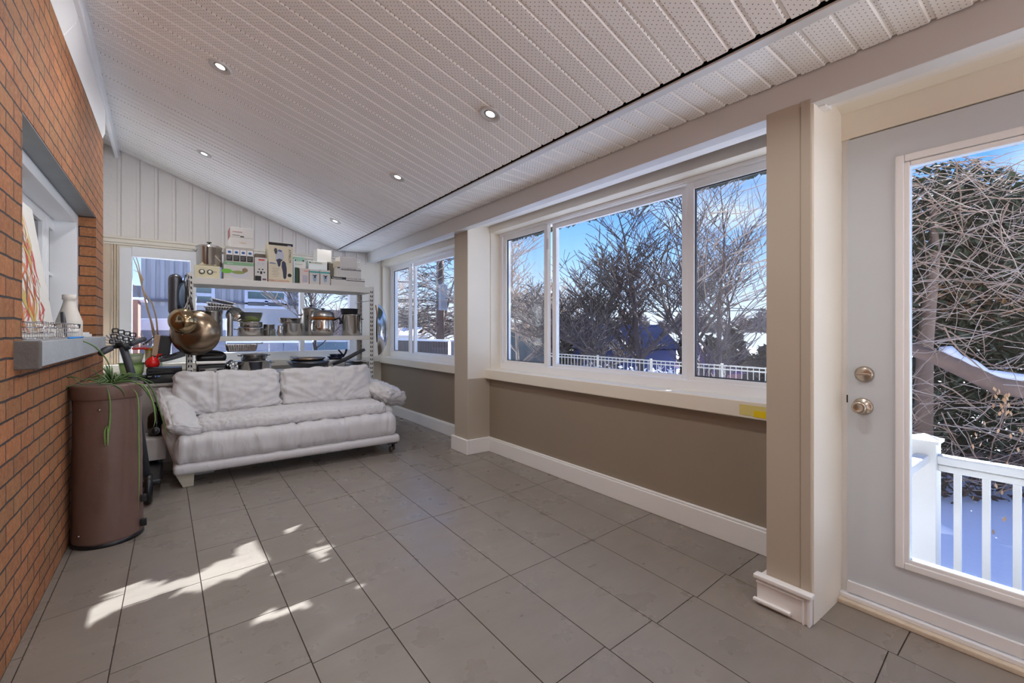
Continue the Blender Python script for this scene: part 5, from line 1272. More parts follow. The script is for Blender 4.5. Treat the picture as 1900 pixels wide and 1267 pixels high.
def tree(name, base, h, seed, label, spread=.9, depth=5, r0=.10, mb_w=None, m=None, nb=3, lean=(0, 0), twist=.5, minr=.0045, cat='tree', group=None, droop=0, first=.35, sides=5):
    rt = random.Random(seed); e = thing(name, base, label, cat, group)
    trunk, br_ = MB(), MB(); cnt = [0]
    def grow(p, d, L, r, lv):
        if lv == 0 or cnt[0] > 3800: return
        n = 4; pts = [p]; rs_ = [r]; q = p.copy(); dd = d.copy()
        for i in range(n):
            dd = (dd + Vector((rt.uniform(-1, 1), rt.uniform(-1, 1), rt.uniform(-.6, .8) - droop)) * .16 * twist * 2).normalized()
            q = q + dd * (L / n); pts.append(q.copy()); rs_.append(max(minr, r * (1 - .42 * (i + 1) / n)))
        (trunk if lv == depth else br_).tube(pts, rs_, sides if lv > depth - 2 else 3, cap=False); cnt[0] += 1
        k = nb + (1 if lv > 2 else 0)
        for j in range(k):
            t = rt.uniform(first if lv == depth else .25, 1.0); ii = min(n - 1, int(t * n)); b = lerp(pts[ii], pts[ii + 1], t * n - ii)
            a = rt.uniform(0, 6.283); up_ = rt.uniform(.1, .8)
            side = Vector((math.cos(a), math.sin(a), up_ * .9 - droop)).normalized()
            nd = (dd * (1 - spread * .55) + side * spread).normalized()
            grow(b, nd, L * rt.uniform(.52, .80), max(minr, rs_[ii] * .62), lv - 1)
        if lv > 1: grow(pts[-1], dd, L * .72, rs_[-1], lv - 1)
    grow(Vector(base), Vector((lean[0], lean[1], 1)).normalized(), h, r0, depth)
    trunk.build('trunk', m or M_bark, e, smooth=True); br_.build('branches', m or M_bark, e, smooth=True)
    return e
def gp(u, v, d):  # point at camera depth d
    r = ray(u, v); return Vector((r[0] * d, r[1] * d, H + r[2] * d))
# ---- bare trees seen through the wide window
def base_at(u, d):
    p_ = gp(u, 600, d); return Vector((p_.x, p_.y, GZ))
tree('bare_tree', base_at(1192, 12), 2.3, 5, 'bare spreading tree in the middle of the wide window view', .85, 6, .13, nb=3, first=.35, minr=.009, sides=6)
tree('bare_tree', base_at(1060, 13.5), 2.0, 8, 'leaning bare tree left of the middle in the wide window view', .95, 6, .11, nb=3, lean=(.30, .0), minr=.010, first=.3)
tree('bare_tree', base_at(1345, 9), 2.0, 23, 'bare tree seen through the right-hand pane of the wide window', .9, 5, .09, nb=3, minr=.006, first=.2)
tree('bare_tree', base_at(960, 17), 2.4, 31, 'faint bare tree in the left pane of the wide window', .9, 6, .08, nb=3, minr=.010, m=M_bark3, first=.3)
tree('bare_tree', base_at(1290, 14), 2.9, 44, 'tall bare tree rising behind the window mullion', .8, 5, .12, nb=3, minr=.010, first=.4)
# ---- far window: drooping tree and pole
tree('weeping_tree', base_at(792, 17), 2.6, 52, 'drooping bare tree beside the wooden pole beyond the far side window', 1.0, 6, .10, nb=3, droop=.30, minr=.011, first=.5)
tree('bare_tree', base_at(745, 22), 2.6, 57, 'thin bare tree in the narrow pane of the far side window', .9, 5, .06, nb=3, minr=.011, m=M_bark3)
pb = base_at(817, 16); up_pole = thing('utility_pole', pb, 'thick wooden utility pole beyond the far side window', 'pole')
MB().tube([pb, pb + Vector((0, 0, 5.2))], [.17, .13], 14).build('pole_shaft', mat('pole_wood', (104, 88, 78), .85, 0, .2, 6), up_pole, smooth=True)
MB().box(pb.x - .14, pb.x + .14, pb.y - .28, pb.y - .12, 2.0, 2.9).build('transformer_box', mat('grey_box', (150, 154, 160), .6), up_pole, bevel=.02)
q = thing('plank_board', base_at(796, 12), 'pale brown board leaning on the dark fence beyond the far side window', 'board')
p0 = gp(783, 628, 12); p1 = gp(800, 660, 12)
MB().tube([p0, p1 + Vector((0, 0, -.3))], .07, 4).build('board', mat('tan_board', (176, 138, 104), .7), q)
# fences and sheds to the right
def fence(u0, u1, d0, d1, ztop_, name, label, m, n, snow=.05, cat='fence'):
    a = gp(u0, 600, d0); b = gp(u1, 600, d1); e = thing(name, (a.x, a.y, GZ), label, cat)
    dirv = Vector((b.x - a.x, b.y - a.y, 0)); L = dirv.length; dirv.normalize(); nv = Vector((-dirv.y, dirv.x, 0))
    m_ = MB(); k = 0
    w = L / n
    for i in range(n):
        s = Vector((a.x, a.y, GZ)) + dirv * (i * w + .01); t = Vector((a.x, a.y, GZ)) + dirv * ((i + 1) * w - .01)
        m_.hexa([s, t, t + nv * .03, s + nv * .03], [p_ + Vector((0, 0, ztop_ - GZ)) for p_ in (s, t, t + nv * .03, s + nv * .03)])
    m_.build('boards', m, e)
    s = Vector((a.x, a.y, ztop_)) - nv * .03; t = Vector((b.x, b.y, ztop_)) - nv * .03
    if snow: MB().hexa([s, t, t + nv * .10, s + nv * .10], [p_ + Vector((0, 0, snow)) for p_ in (s, t, t + nv * .10, s + nv * .10)]).build('snow_cap', M_snow, e, bevel=.02)
    return e
fence(690, 830, 14, 11, 1.00, 'wooden_fence', 'dark board fence topped with snow beyond the far side window', mat('fence_dark', (84, 74, 70), .85, 0, .2, 5), 34)
fence(836, 905, 12, 11, .98, 'board_fence', 'pale grey fence behind the middle post', mat('fence_grey', (150, 152, 158), .8), 16)
def shed(u0, u1, d, dep, zt, label, wallm, roofm, name='shed', pitch=.9, cat='shed'):
    a = gp(u0, 600, d); b = gp(u1, 600, d); e = thing(name, ((a.x + b.x) / 2, (a.y + b.y) / 2, GZ), label, cat)
    dv = Vector((b.x - a.x, b.y - a.y, 0)).normalized(); nv = Vector((-dv.y, dv.x, 0)) * dep
    A = Vector((a.x, a.y, GZ)); B = Vector((b.x, b.y, GZ)); up_ = Vector((0, 0, zt - GZ))
    MB().hexa([A, B, B + nv, A + nv], [A + up_, B + up_, B + nv + up_, A + nv + up_]).build('walls', wallm, e)
    r_ = Vector((0, 0, pitch)); o = dv * .15; z_ = Vector((0, 0, .02))
    c_ = [A + up_ - o - nv * .06, B + up_ + o - nv * .06, B + up_ + nv * .5 + r_ + o, A + up_ + nv * .5 + r_ - o, B + nv * 1.06 + up_ + o, A + nv * 1.06 + up_ - o]
    MB().add([p_ + z_ for p_ in c_] , [(0, 1, 2, 3), (3, 2, 4, 5)]).build('roof', roofm, e, solid=.06)
    return e
M_blueroof = mat('blue_tarp', (32, 38, 62), .95, 0, .25, .8)
M_blueroof.node_tree.nodes['Principled BSDF'].inputs['Specular IOR Level'].default_value = 0.
shed(1040, 1255, 15.5, 5, .62, 'low structure covered by a dark blue tarp behind the trees of the wide window', mat('blue_wall', (44, 64, 110), .8), M_blueroof, 'covered_shelter', .85, 'shelter')
shed(1312, 1378, 12.3, 2, .10, 'small purple-roofed shed seen in the right pane of the wide window', mat('rose_wall', (196, 140, 140), .7), mat('purple_roof', (128, 92, 138), .6), 'garden_shed', .7)
shed(930, 1052, 34, 8, 1.55, 'long dark green building low on the horizon left in the wide window', mat('teal_wall', (58, 84, 90), .7), mat('teal_roof', (64, 88, 92), .6), 'long_building', .3, 'building')
shed(722, 768, 30, 8, 1.0, 'distant pale building with a snowy roof in the far side window', mat('pale_wall', (160, 160, 164), .7), M_snow, 'house', .9, 'building')
# hedge band
def foliage(name, pts_fn, n, size, m, parent, seed, two=False):
    rf = random.Random(seed); f_ = MB()
    for i in range(n):
        p_ = pts_fn(rf); s_ = size * rf.uniform(.6, 1.5)
        a = Vector((rf.uniform(-1, 1), rf.uniform(-1, 1), rf.uniform(-.6, .6))).normalized(); b = a.cross(Vector((rf.uniform(-1, 1), rf.uniform(-1, 1), 1))).normalized()
        f_.add([p_ - a * s_, p_ + b * s_ * .38, p_ + a * s_, p_ - b * s_ * .30 + a.cross(b) * s_ * .2], [(0, 1, 2), (0, 2, 3)])
    return f_.build(name, m, parent)
hg = thing('hedge', base_at(1270, 16), 'dark winter hedge along the yard edge behind the trees', 'hedge')
def hp(rf):
    t = rf.random(); u = 1020 + 40 * t / .25 if t < .25 else 1262 + 190 * (t - .25) / .75; d = 14.5 + rf.uniform(-.5, .5) - 2.5 * t
    b = gp(u, 600, d); top_ = .95 + .35 * math.sin(t * 13) + .25 * math.sin(t * 31)
    return Vector((b.x, b.y, rf.uniform(-.4, top_)))
foliage('hedge_twigs', hp, 5200, .15, mat('hedge_brown', (70, 62, 50), .8, 0, .4, 1.2), hg, 3)
# snow dots caught in the hedge
foliage('snow_clumps', lambda rf: (lambda t: Vector(gp(1035 + 380 * t, 600, 15.0 - 2.5 * t).to_tuple()[:2] + (-.05 - .5 * rf.random() * t + .25 * rf.random(),)))(rf.random()), 260, .11, M_snow, hg, 9)
tl_ = thing('distant_treeline', gp(1200, 600, 34), 'distant grey-brown line of trees along the horizon behind the yard', 'trees')
foliage('twigs', lambda rf: (lambda u, d: gp(u, 614 - rf.random() ** 1.4 * (22 + 12 * math.sin(u * .05) + 8 * math.sin(u * .17)), d))(rf.uniform(690, 1950), rf.uniform(32, 36)), 9000, .34, mat('far_twigs', (112, 100, 96), .9, 0, .3, .4), tl_, 12)
ug = thing('undergrowth', gp(1820, 950, 6.5), 'brown tangled undergrowth in the snow behind the white railing', 'bushes')
foliage('dry_twigs', lambda rf: gp(rf.uniform(1650, 1980), 840 + 170 * rf.random() ** .8, rf.uniform(6.2, 7.6)), 3400, .07, mat('undergrowth_brown', (96, 76, 62), .85, 0, .4, 4), ug, 14)
# pool fence: rails and pickets
pf = thing('low_railing', base_at(1200, 9), 'low cream pool railing crossing the bottom of the wide window view', 'railing')
a = gp(1015, 655, 9.5); b = gp(1480, 688, 6.2); rl_ = MB(); ZR = [0, -.10]
a.z = 1.25 + (615 - 655) / 835 * 9.5; b.z = 1.25 + (615 - 688) / 835 * 6.2
for o in (0, -.055, -.42):
    rl_.tube([a + Vector((0, 0, o)), b + Vector((0, 0, o))], .011, 6)
rl_.build('rail', mat('cream_rail', (214, 208, 190), .5), pf)
pk = MB()
for i in range(58):
    p_ = lerp(a, b, i / 57); pk.tube([p_, p_ + Vector((0, 0, -.42))], .006, 5)
pk.build('pickets', mat('cream_rail', (214, 208, 190), .5), pf)
ps = MB()
for t in (0., .28, .52, .78, 1.): 
    p_ = lerp(a, b, t); ps.tube([p_ + Vector((0, 0, .03)), Vector((p_.x, p_.y, GZ))], .022, 8)
ps.build('posts', mat('cream_rail', (214, 208, 190), .5), pf)
pc = thing('pool_cover', ((a.x + b.x) / 2 + 1.2, (a.y + b.y) / 2 + 1, GZ), 'bright blue pool cover lying beyond the cream railing', 'pool cover')
dv = (b - a); dv.z = 0; dv.normalize(); nv = Vector((dv.y, -dv.x, 0))
if nv.dot(Vector((1, 1, 0))) < 0: nv = -nv
A = Vector((a.x, a.y, -.55)) + nv * .5; B = Vector((b.x, b.y, -.55)) + nv * .5
MB().hexa([A + Vector((0, 0, -.5)), B + Vector((0, 0, -.5)), B + nv * 3.5 + Vector((0, 0, -.5)), A + nv * 3.5 + Vector((0, 0, -.5))], [A, B, B + nv * 3.5, A + nv * 3.5]).build('cover', mat('pool_blue', (58, 96, 176), .5, 0, .12, 2), pc, bevel=.05)
# overhead wires
wr0 = thing('overhead_wire', gp(1100, 580, 18), 'two thin dark overhead wires crossing the wide window view', 'wire')
wm = MB()
for (u0, v0, u1, v1) in ((915, 545, 1460, 577), (925, 578, 1460, 575), (700, 560, 860, 552)):
    wm.tube([gp(u0, v0, 19), gp((u0 + u1) / 2, (v0 + v1) / 2 + 2, 17), gp(u1, v1, 15)], .014, 5)
wm.build('wires', mat('wire_black', (40, 40, 44), .6), wr0)

# ---- door side: railing, evergreen, vines
M_rail = mat('white_railing', (214, 213, 210), .45, 0, .04, 6)
rr_ = thing('porch_railing', (4.3, .6, GZ), 'white balcony railing with square balusters outside the glass door', 'railing')
RX = 4.25; PYY = at(1715, 850, X=RX).y
zr = at(1735, 850, X=RX).z
MB().box(RX - .075, RX + .075, PYY - .075, PYY + .075, GZ, zr + .11).build('newel_post', M_rail, rr_, bevel=.006)
cap = MB().box(RX - .09, RX + .09, PYY - .09, PYY + .09, zr + .11, zr + .13)
cap.add([(RX - .08, PYY - .08, zr + .13), (RX + .08, PYY - .08, zr + .13), (RX + .08, PYY + .08, zr + .13), (RX - .08, PYY + .08, zr + .13), (RX, PYY, zr + .165)], [(0, 1, 4), (1, 2, 4), (2, 3, 4), (3, 0, 4)])
cap.build('post_cap', M_rail, rr_)
MB().box(RX - .045, RX + .045, -2.0, PYY - .07, zr - .03, zr + .03).box(RX - .03, RX + .03, -2.0, PYY - .07, zr - .08, zr - .035).box(RX - .03, RX + .03, -2.0, PYY - .07, zr - 1.0, zr - .95).build('top_rail', M_rail, rr_, bevel=.012)
MB().box(RX - .6, RX - .07, PYY - .04, PYY + .04, zr - .03, zr + .03).build('side_rail', M_rail, rr_, bevel=.01)
y = PYY - .17
while y > -2.0:
    MB().box(RX - .018, RX + .018, y - .018, y + .018, zr - .95, zr - .08).build('baluster', M_rail, rr_); y -= .135
dk_ = struct(MB().box(2.95, RX + .1, -2.5, PYY + .1, -.80, -.72).build('trim_14', mat('deck_board', (200, 196, 190), .7)), 'snowy porch deck')
# blue pipe/tarp with snow
bt_ = thing('blue_tarp_roll', (6, 1.2, GZ), 'blue tarp edge dusted with snow behind the white railing', 'tarp')
d0 = 6.3
P_ = [gp(1680, 985, 5.6), gp(1740, 1010, 5.4), gp(1800, 1035, 5.2), gp(1870, 1055, 5.0), gp(1960, 1070, 4.8)]
MB().tube(P_, .13, 14).build('tarp_roll', mat('tarp_blue', (30, 90, 190), .5, 0, .1, 5), bt_, smooth=True)
sn = MB(); 
for i in range(4): pass
sn.tube([p_ + Vector((0, 0, .12 + .02 * (k % 2))) for k, p_ in enumerate(P_)], [.09, .12, .10, .13, .11], 12); sn.build('snow_cap', M_snow, bt_, smooth=True)
# snowy log
lg_ = thing('fallen_branch', gp(1790, 700, 6.2), 'thick snow-topped branch sloping across the door glass', 'branch')
P_ = [gp(1660, 640, 6.6), gp(1735, 662, 6.4), gp(1800, 690, 6.2), gp(1850, 715, 6.1), gp(1960, 730, 5.9)]
MB().tube(P_, [.07, .10, .12, .12, .13], 12).build('wood', mat('log_brown', (128, 104, 88), .85, 0, .3, 6), lg_, smooth=True)
MB().tube([p_ + Vector((-.02, -.03, .10 + .015 * ((k * 7) % 3))) for k, p_ in enumerate([gp(1738, 660, 6.4), gp(1755, 664, 6.35), gp(1775, 682, 6.3), gp(1800, 688, 6.2), gp(1825, 706, 6.15), gp(1850, 712, 6.1), gp(1900, 716, 6.0), gp(1950, 728, 5.9)])], [.03, .07, .055, .06, .045, .05, .055, .05], 10).build('snow', M_snow, lg_, smooth=True)
ev = thing('evergreen_tree', gp(1800, 700, 9), 'dark evergreen covered in vines outside the door', 'tree')
WL[ev.name] = Vector(ev.location)
def evp(rf):
    u = 1640 + 340 * rf.random(); t = rf.random() ** .8; vtop = 300 + 70 * abs((u - 1790) / 120) ** 1.5 * .5
    v = lerp(960, vtop + rf.uniform(-10, 60), t)
    d = 8.2 + rf.uniform(-.8, 1.4)
    return gp(u, v, d)
foliage('foliage', evp, 26000, .095, M_ever, ev, 5)
foliage('brown_foliage', lambda rf: gp(1650 + 330 * rf.random(), 520 + 70 * rf.random(), 7.4 + rf.random()), 900, .08, M_ever2, ev, 6)
MB().tube([gp(1770, 1000, 9.3), gp(1768, 600, 9.3), gp(1775, 340, 9.3)], [.2, .14, .05], 10).build('trunk', M_bark, ev, smooth=True)
MB().tube([gp(1712, 900, 7.4), gp(1716, 640, 7.4), gp(1735, 470, 7.5), gp(1730, 380, 7.5)], [.13, .11, .07, .04], 10).build('dead_trunk', mat('grey_brown_trunk', (134, 110, 92), .85, 0, .25, 6), ev, smooth=True)
vn = thing('vine_tangle', gp(1800, 600, 6.8), 'tangle of bare tan vines draped over the evergreen outside the door', 'vines')
rv = random.Random(77)
for nm, mm, N_, rr2 in (('thin_vines', M_bark3, 420, (.003, .007)), ('dark_vines', M_bark2, 420, (.004, .011))):
    v_ = MB()
    for i in range(N_):
        u = rv.uniform(1630, 1960); vtop_ = 290 + 50 * abs((u - 1780) / 120) ** 1.4 * .5; v = vtop_ + (rv.random() ** 1.25) * 620; d = rv.uniform(5.6, 8.0)
        p_ = gp(u, v, d); a_ = rv.uniform(-.5, .9) if rv.random() < .7 else rv.uniform(0, 6.28)
        dr_ = Vector((RT[0] * math.cos(a_) , RT[1] * math.cos(a_), math.sin(a_))); L = rv.uniform(.3, 1.3); pts = [p_]; 
        for k in range(5):
            dr_ = (dr_ + Vector((rv.uniform(-1, 1), rv.uniform(-1, 1), rv.uniform(-1, .9))) * .24).normalized(); pts.append(pts[-1] + dr_ * L / 5)
        if max(q_.z for q_ in pts) > gp(u, vtop_ - 25, d).z: continue
        r = rv.uniform(*rr2); v_.tube(pts, [r, r, r * .9, r * .8, r * .6, r * .4], 4, cap=False)
    v_.build(nm, mm, vn, smooth=True)
v_ = MB()
for i in range(90):   # dry leaves
    p_ = gp(rv.uniform(1800, 1960), rv.uniform(740, 1060), rv.uniform(5.0, 5.6)) if i > 25 else gp(rv.uniform(1842, 1875), rv.uniform(715, 765), 5.6)
    a_ = Vector((rv.uniform(-.3, .3), rv.uniform(-.3, .3), -1)).normalized() * .07; b_ = Vector((rv.uniform(-1, 1), rv.uniform(-1, 1), 0)).normalized() * .018
    v_.add([p_, p_ + a_ * .5 + b_, p_ + a_, p_ + a_ * .5 - b_], [(0, 1, 2, 3)])
v_.build('dry_leaves', mat('dry_leaf', (206, 160, 112), .7, 0, .2, 9), vn)
br2 = thing('bare_branches', gp(1500, 400, 7), 'long thin bare branches across the upper right of the wide window', 'branches')
v_ = MB(); 
for i in range(240):
    u = rv.uniform(1270, 1560); v = rv.uniform(340, 560); d = rv.uniform(5.5, 8.5); p_ = gp(u, v, d); a_ = rv.uniform(.2, 1.9)
    dr_ = Vector((RT[0] * math.cos(a_), RT[1] * math.cos(a_), math.sin(a_))); L = rv.uniform(.3, 1.0); pts = [p_]
    for k in range(4):
        dr_ = (dr_ + Vector((rv.uniform(-1, 1), rv.uniform(-1, 1), rv.uniform(-1, 1))) * .2).normalized(); pts.append(pts[-1] + dr_ * L / 4)
    r = rv.uniform(.003, .008); v_.tube(pts, [r, r, r * .8, r * .6, r * .3], 4, cap=False)
v_.build('twigs', M_bark3, br2, smooth=True)

# ---- building across the end window
bd_ = thing('clad_building', (-1.5, 17, GZ), 'blue-grey building with vertical metal cladding beyond the end window', 'building')
DY = 17.0
xa, xb = at(262, 500, Y=DY).x, at(561, 560, Y=DY).x; xl = at(225, 500, Y=DY).x
zt = 1.25 + (615 - 440) / 835 * 17; zt = 6.5
m_ = MB(); 
zbrk = at(480, 572, Y=DY).z
m_.box(xa, xb, DY, DY + 8, .75, zt)
x = xa
while x < xb - .05:
    m_.box(x, x + .10, DY - .05, DY, zbrk, zt); x += .22
m_.build('cladding', mat('metal_cladding', (160, 160, 166), .55, 0, .05, 3), bd_)
MB().box(xa, at(345, 560, Y=DY).x, DY - .03, DY - .01, .2, at(300, 557, Y=DY).z).box(xl - 3, xa, DY + .5, DY + 7, GZ, at(250, 527, Y=DY).z).build('lower_cladding', mat('lower_panel', (142, 143, 150), .6, 0, .05, 3), bd_)
MB().box(xa, xb, DY - .12, DY + .02, at(300, 558, Y=DY).z - .03, at(300, 558, Y=DY).z + .03).build('seam_strip', mat('seam_dark', (84, 84, 92), .6), bd_)
MB().box(at(345, 580, Y=DY).x, xb + 2.0, DY + .05, DY + 1, GZ, zbrk + .02).build('brick_base', mat('rosy_brick', (150, 128, 122), .8, 0, .2, 4), bd_)
def bwin(u0, v0, u1, v1, spl=True):
    x0, x1 = at(u0, v0, Y=DY).x, at(u1, v0, Y=DY).x; z1, z0 = at(u0, v0, Y=DY).z, at(u0, v1, Y=DY).z
    f = MB(); t = .09
    f.box(x0 - t, x0, DY - .12, DY, z0 - t, z1 + t).box(x1, x1 + t, DY - .12, DY, z0 - t, z1 + t).box(x0, x1, DY - .12, DY, z1, z1 + t).box(x0, x1, DY - .12, DY, z0 - t, z0)
    zm = lerp(z0, z1, .38); f.box(x0, x1, DY - .12, DY, zm - .05, zm + .05)
    if spl: f.box((x0 + x1) / 2 - .05, (x0 + x1) / 2 + .05, DY - .12, DY, z0, zm)
    w_ = f.build('window_frame', mat('pale_frame', (196, 200, 214), .5), bd_)
    MB().box(x0, x1, DY - .06, DY - .05, z0, z1).build('pane', mat('teal_glass', (92, 116, 118), .1), w_)
bwin(459, 541, 526, 567); bwin(330, 521, 392, 560)
fence(215, 420, 11.5, 11.5, 1.28, 'panel_fence', 'blue-grey panel fence with a snow cap beyond the end window', mat('panel_blue', (128, 134, 150), .6), 6, .30)
fence(420, 580, 12, 11.8, .95, 'panel_fence', 'low grey panel fence behind the pots in the end window', mat('panel_blue', (128, 134, 150), .6), 6, .08)
fence(560, 665, 13, 13, .95, 'panel_fence', 'teal-grey fence at the right pane of the end window', mat('panel_teal', (112, 136, 150), .6), 5, .05)
tree('bare_tree', Vector((at(590, 600, Y=13.5).x, 13.5, GZ)), 2.3, 61, 'bare tree branching at the right pane of the end window', .9, 5, .07, nb=3, minr=.008)
hs = thing('red_house', (at(225, 600, Y=13).x, 13, GZ), 'brown house with a pale eave at the left edge of the end window', 'house')
x1 = at(256, 600, Y=13).x
MB().box(x1 - 4, x1, 13, 14, GZ, at(250, 556, Y=13).z).build('wall', mat('brown_wall', (140, 96, 80), .8), hs)
MB().box(x1 - 4, x1 + .12, 12.8, 14.2, at(250, 556, Y=13).z, at(250, 552, Y=13).z).build('eave', M_snow, hs)
MB().add([(x1 - 4, 12.9, at(250, 552, Y=13).z), (x1, 12.9, at(250, 552, Y=13).z), (x1 - 1.6, 12.9, at(250, 500, Y=13).z)], [(0, 1, 2)]).build('gable', mat('rose_gable', (120, 88, 92), .8), hs, solid=.1)
# ---- leaf sheet added to shade the windows, gaps shaped as floor sun patches
SUNV = Vector((math.cos(R(SAZ)) * math.cos(R(SALT)), math.sin(R(SAZ)) * math.cos(R(SALT)), math.sin(R(SALT))))
GAPS = [[(85, 1190), (120, 1160), (180, 1125), (225, 1108), (240, 1083), (300, 1085), (270, 1110), (215, 1130), (110, 1192)],
        [(160, 1110), (188, 1092), (216, 1084), (205, 1096)],
        [(292, 1026), (345, 998), (414, 978), (408, 988), (340, 1012)], [(205, 1072), (240, 1050), (300, 1032), (360, 1010), (350, 1022), (290, 1048), (240, 1064)],
        [(420, 1000), (470, 976), (500, 971), (508, 984), (530, 985), (528, 1012), (505, 1032), (480, 1048), (440, 1065), (370, 1085), (375, 1070), (400, 1058), (440, 1030), (455, 1006)],
        [(300, 1105), (330, 1085), (380, 1060), (420, 1040), (430, 1052), (370, 1088), (310, 1106)],
        [(508, 996), (530, 968), (560, 950), (568, 946), (540, 980), (512, 1000)],
        [(515, 1066), (550, 1036), (558, 1040), (548, 1054), (525, 1070)], [(537, 1060), (575, 1035), (582, 1018), (606, 1002), (612, 1010), (604, 1026), (570, 1046), (545, 1062)],
        [(595, 1047), (620, 1034), (640, 1026), (628, 1040), (605, 1050)], [(425, 1163), (480, 1140), (530, 1124), (600, 1102), (660, 1078), (664, 1084), (600, 1108), (540, 1130), (470, 1150)],
        [(496, 1148), (525, 1130), (530, 1138), (505, 1150)], [(537, 1139), (560, 1122), (578, 1116), (566, 1126), (545, 1140)], [(630, 1098), (660, 1080), (676, 1072), (664, 1092), (640, 1104)],
        [(568, 938), (620, 925), (680, 908), (725, 892), (745, 888), (742, 892), (700, 904), (640, 922)]]
GW = [[at(u, v, Z=0).to_tuple()[:2] for u, v in g] for g in GAPS]
def inside(x, y, poly_):
    c = False; j = len(poly_) - 1
    for i in range(len(poly_)):
        if (poly_[i][1] > y) != (poly_[j][1] > y) and x < (poly_[j][0] - poly_[i][0]) * (y - poly_[i][1]) / (poly_[j][1] - poly_[i][1]) + poly_[i][0]: c = not c
        j = i
    return c
ob = thing('overhanging_pine', (7.0, 2.6, GZ), 'tall pine whose boughs hang above the windows, mostly out of view', 'tree')
WL[ob.name] = Vector(ob.location)
ft = MB(); rf = random.Random(90); n_l = 0
while n_l < 24000:
    xf = rf.uniform(-.75, 1.66); yf = rf.uniform(-.35, 7.6); X_ = 7.0 + rf.uniform(-.12, .12)
    t = (X_ - xf) / SUNV.x; p_ = Vector((xf, yf, 0)) + SUNV * t
    n_l += 1
    s_ = .062 * rf.uniform(.6, 1.3)
    if any(inside(xf + a_, yf + b_, g) for g in GW for a_, b_ in ((0, 0), (.022, 0), (-.022, 0), (0, .022), (0, -.022))): continue
    near = any(inside(xf + a_, yf + b_, g) for g in GW for a_, b_ in ((s_, 0), (-s_, 0), (0, s_), (0, -s_)))
    if near: s_ *= .16
    a = Vector((rf.uniform(-.3, .3), rf.uniform(-1, 1), rf.uniform(-1, 1))).normalized(); b = a.cross(Vector((1, rf.uniform(-.3, .3), rf.uniform(-.3, .3)))).normalized()
    ft.add([p_ - a * s_, p_ + b * s_ * .7, p_ + a * s_, p_ - b * s_ * .7], [(0, 1, 2, 3)])
ft.build('needle_boughs', M_ever, ob)
MB().tube([(7.0, 2.6, GZ), (7.05, 2.65, 3.0), (7.0, 2.9, 5.2)], [.16, .12, .06], 10).tube([(7.02, 2.7, 4.2), (7.1, 5.0, 4.5), (7.0, 8.5, 4.6)], [.08, .05, .02], 6).tube([(7.02, 2.7, 4.0), (7.1, 1.0, 4.4), (7.0, -.5, 4.6)], [.07, .05, .02], 6).build('trunk', M_bark, ob, smooth=True)
# ================================================================ LIGHT
W = bpy.data.worlds.new('sky'); bpy.context.scene.world = W; W.use_nodes = True
nt = W.node_tree; nd = nt.nodes; lk = nt.links
bg = nd['Background']
tc = nd.new('ShaderNodeTexCoord'); spx = nd.new('ShaderNodeSeparateXYZ'); lk.new(tc.outputs['Generated'], spx.inputs[0])
rp_ = nd.new('ShaderNodeValToRGB'); e = rp_.color_ramp.elements
while len(e) < 5: e.new(.5)
for k, (p_, c_) in enumerate([(0., srgb(226, 232, 240)), (.06, srgb(206, 222, 244)), (.16, srgb(150, 192, 242)), (.30, srgb(70, 142, 226)), (.7, srgb(36, 96, 190))]):
    e[k].position = p_; e[k].color = c_
lk.new(spx.outputs[2], rp_.inputs[0])
mp = nd.new('ShaderNodeMapping'); mp.inputs['Scale'].default_value = (1.6, 1.6, 7); lk.new(tc.outputs['Generated'], mp.inputs[0])
nz = nd.new('ShaderNodeTexNoise'); nz.inputs['Scale'].default_value = 1.6; nz.inputs['Detail'].default_value = 6; lk.new(mp.outputs[0], nz.inputs[0])
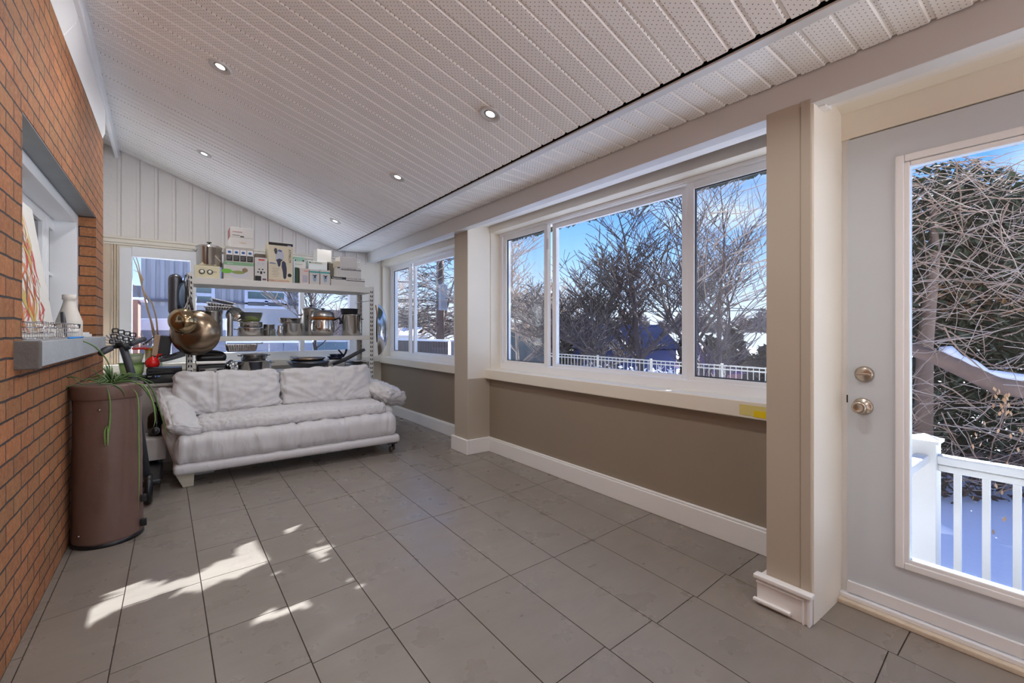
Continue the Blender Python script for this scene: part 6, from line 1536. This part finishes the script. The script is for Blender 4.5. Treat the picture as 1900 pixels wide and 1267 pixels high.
cr_ = nd.new('ShaderNodeValToRGB'); cr_.color_ramp.elements[0].position = .48; cr_.color_ramp.elements[1].position = .72; lk.new(nz.outputs[0], cr_.inputs[0])
mx = nd.new('ShaderNodeMix'); mx.data_type = 'RGBA'; lk.new(cr_.outputs[0], mx.inputs[0]); lk.new(rp_.outputs[0], mx.inputs[6]); mx.inputs[7].default_value = srgb(226, 234, 246)
lk.new(mx.outputs[2], bg.inputs[0]); bg.inputs[1].default_value = SKY
def sun_dir(az, alt):   # direction toward the sun; az from +X toward +Y
    return Vector((math.cos(R(az)) * math.cos(R(alt)), math.sin(R(az)) * math.cos(R(alt)), math.sin(R(alt))))
sd = bpy.data.lights.new('sun', 'SUN'); sd.energy = SUN; sd.angle = R(.18); sd.color = (1, .98, .955)
so_ = bpy.data.objects.new('sun', sd); C.objects.link(so_); so_.rotation_euler = (-sun_dir(SAZ, SALT)).to_track_quat('-Z', 'Y').to_euler(); so_.location = (20, 8, 18)
for i, (p_, nn) in enumerate(LN):
    ld_ = bpy.data.lights.new('spot_lamp_light', 'AREA'); ld_.shape = 'DISK'; ld_.size = .07; ld_.energy = LAMP * (.4 if i == 4 else 1.05); ld_.color = (.97, .985, 1); ld_.spread = R(178)
    lo = bpy.data.objects.new('spot_lamp_light', ld_); C.objects.link(lo); lo.location = p_ - nn * .02
    lo.rotation_euler = (-nn).to_track_quat('-Z', 'Y').to_euler()
cd = bpy.data.cameras.new('camera'); cam = bpy.data.objects.new('camera', cd); C.objects.link(cam)
cd.sensor_width = 36; cd.lens = F / 1900 * 36; cd.shift_y = -(633.5 - HY) / 1900; cd.clip_start = .05; cd.clip_end = 300
cam.location = (0, 0, H); cam.rotation_euler = (R(90), 0, -TH)
S = bpy.context.scene; S.camera = cam
S.view_settings.view_transform = 'Standard'; S.view_settings.look = 'None'; S.view_settings.gamma = 1; S.view_settings.exposure = EXPO
try: S.view_settings.use_curve_mapping = False
except Exception: pass
S.cycles.max_bounces = 10; S.cycles.diffuse_bounces = 6; S.cycles.glossy_bounces = 4; S.cycles.transparent_max_bounces = 16; S.cycles.transmission_bounces = 6
S.cycles.sample_clamp_indirect = 6
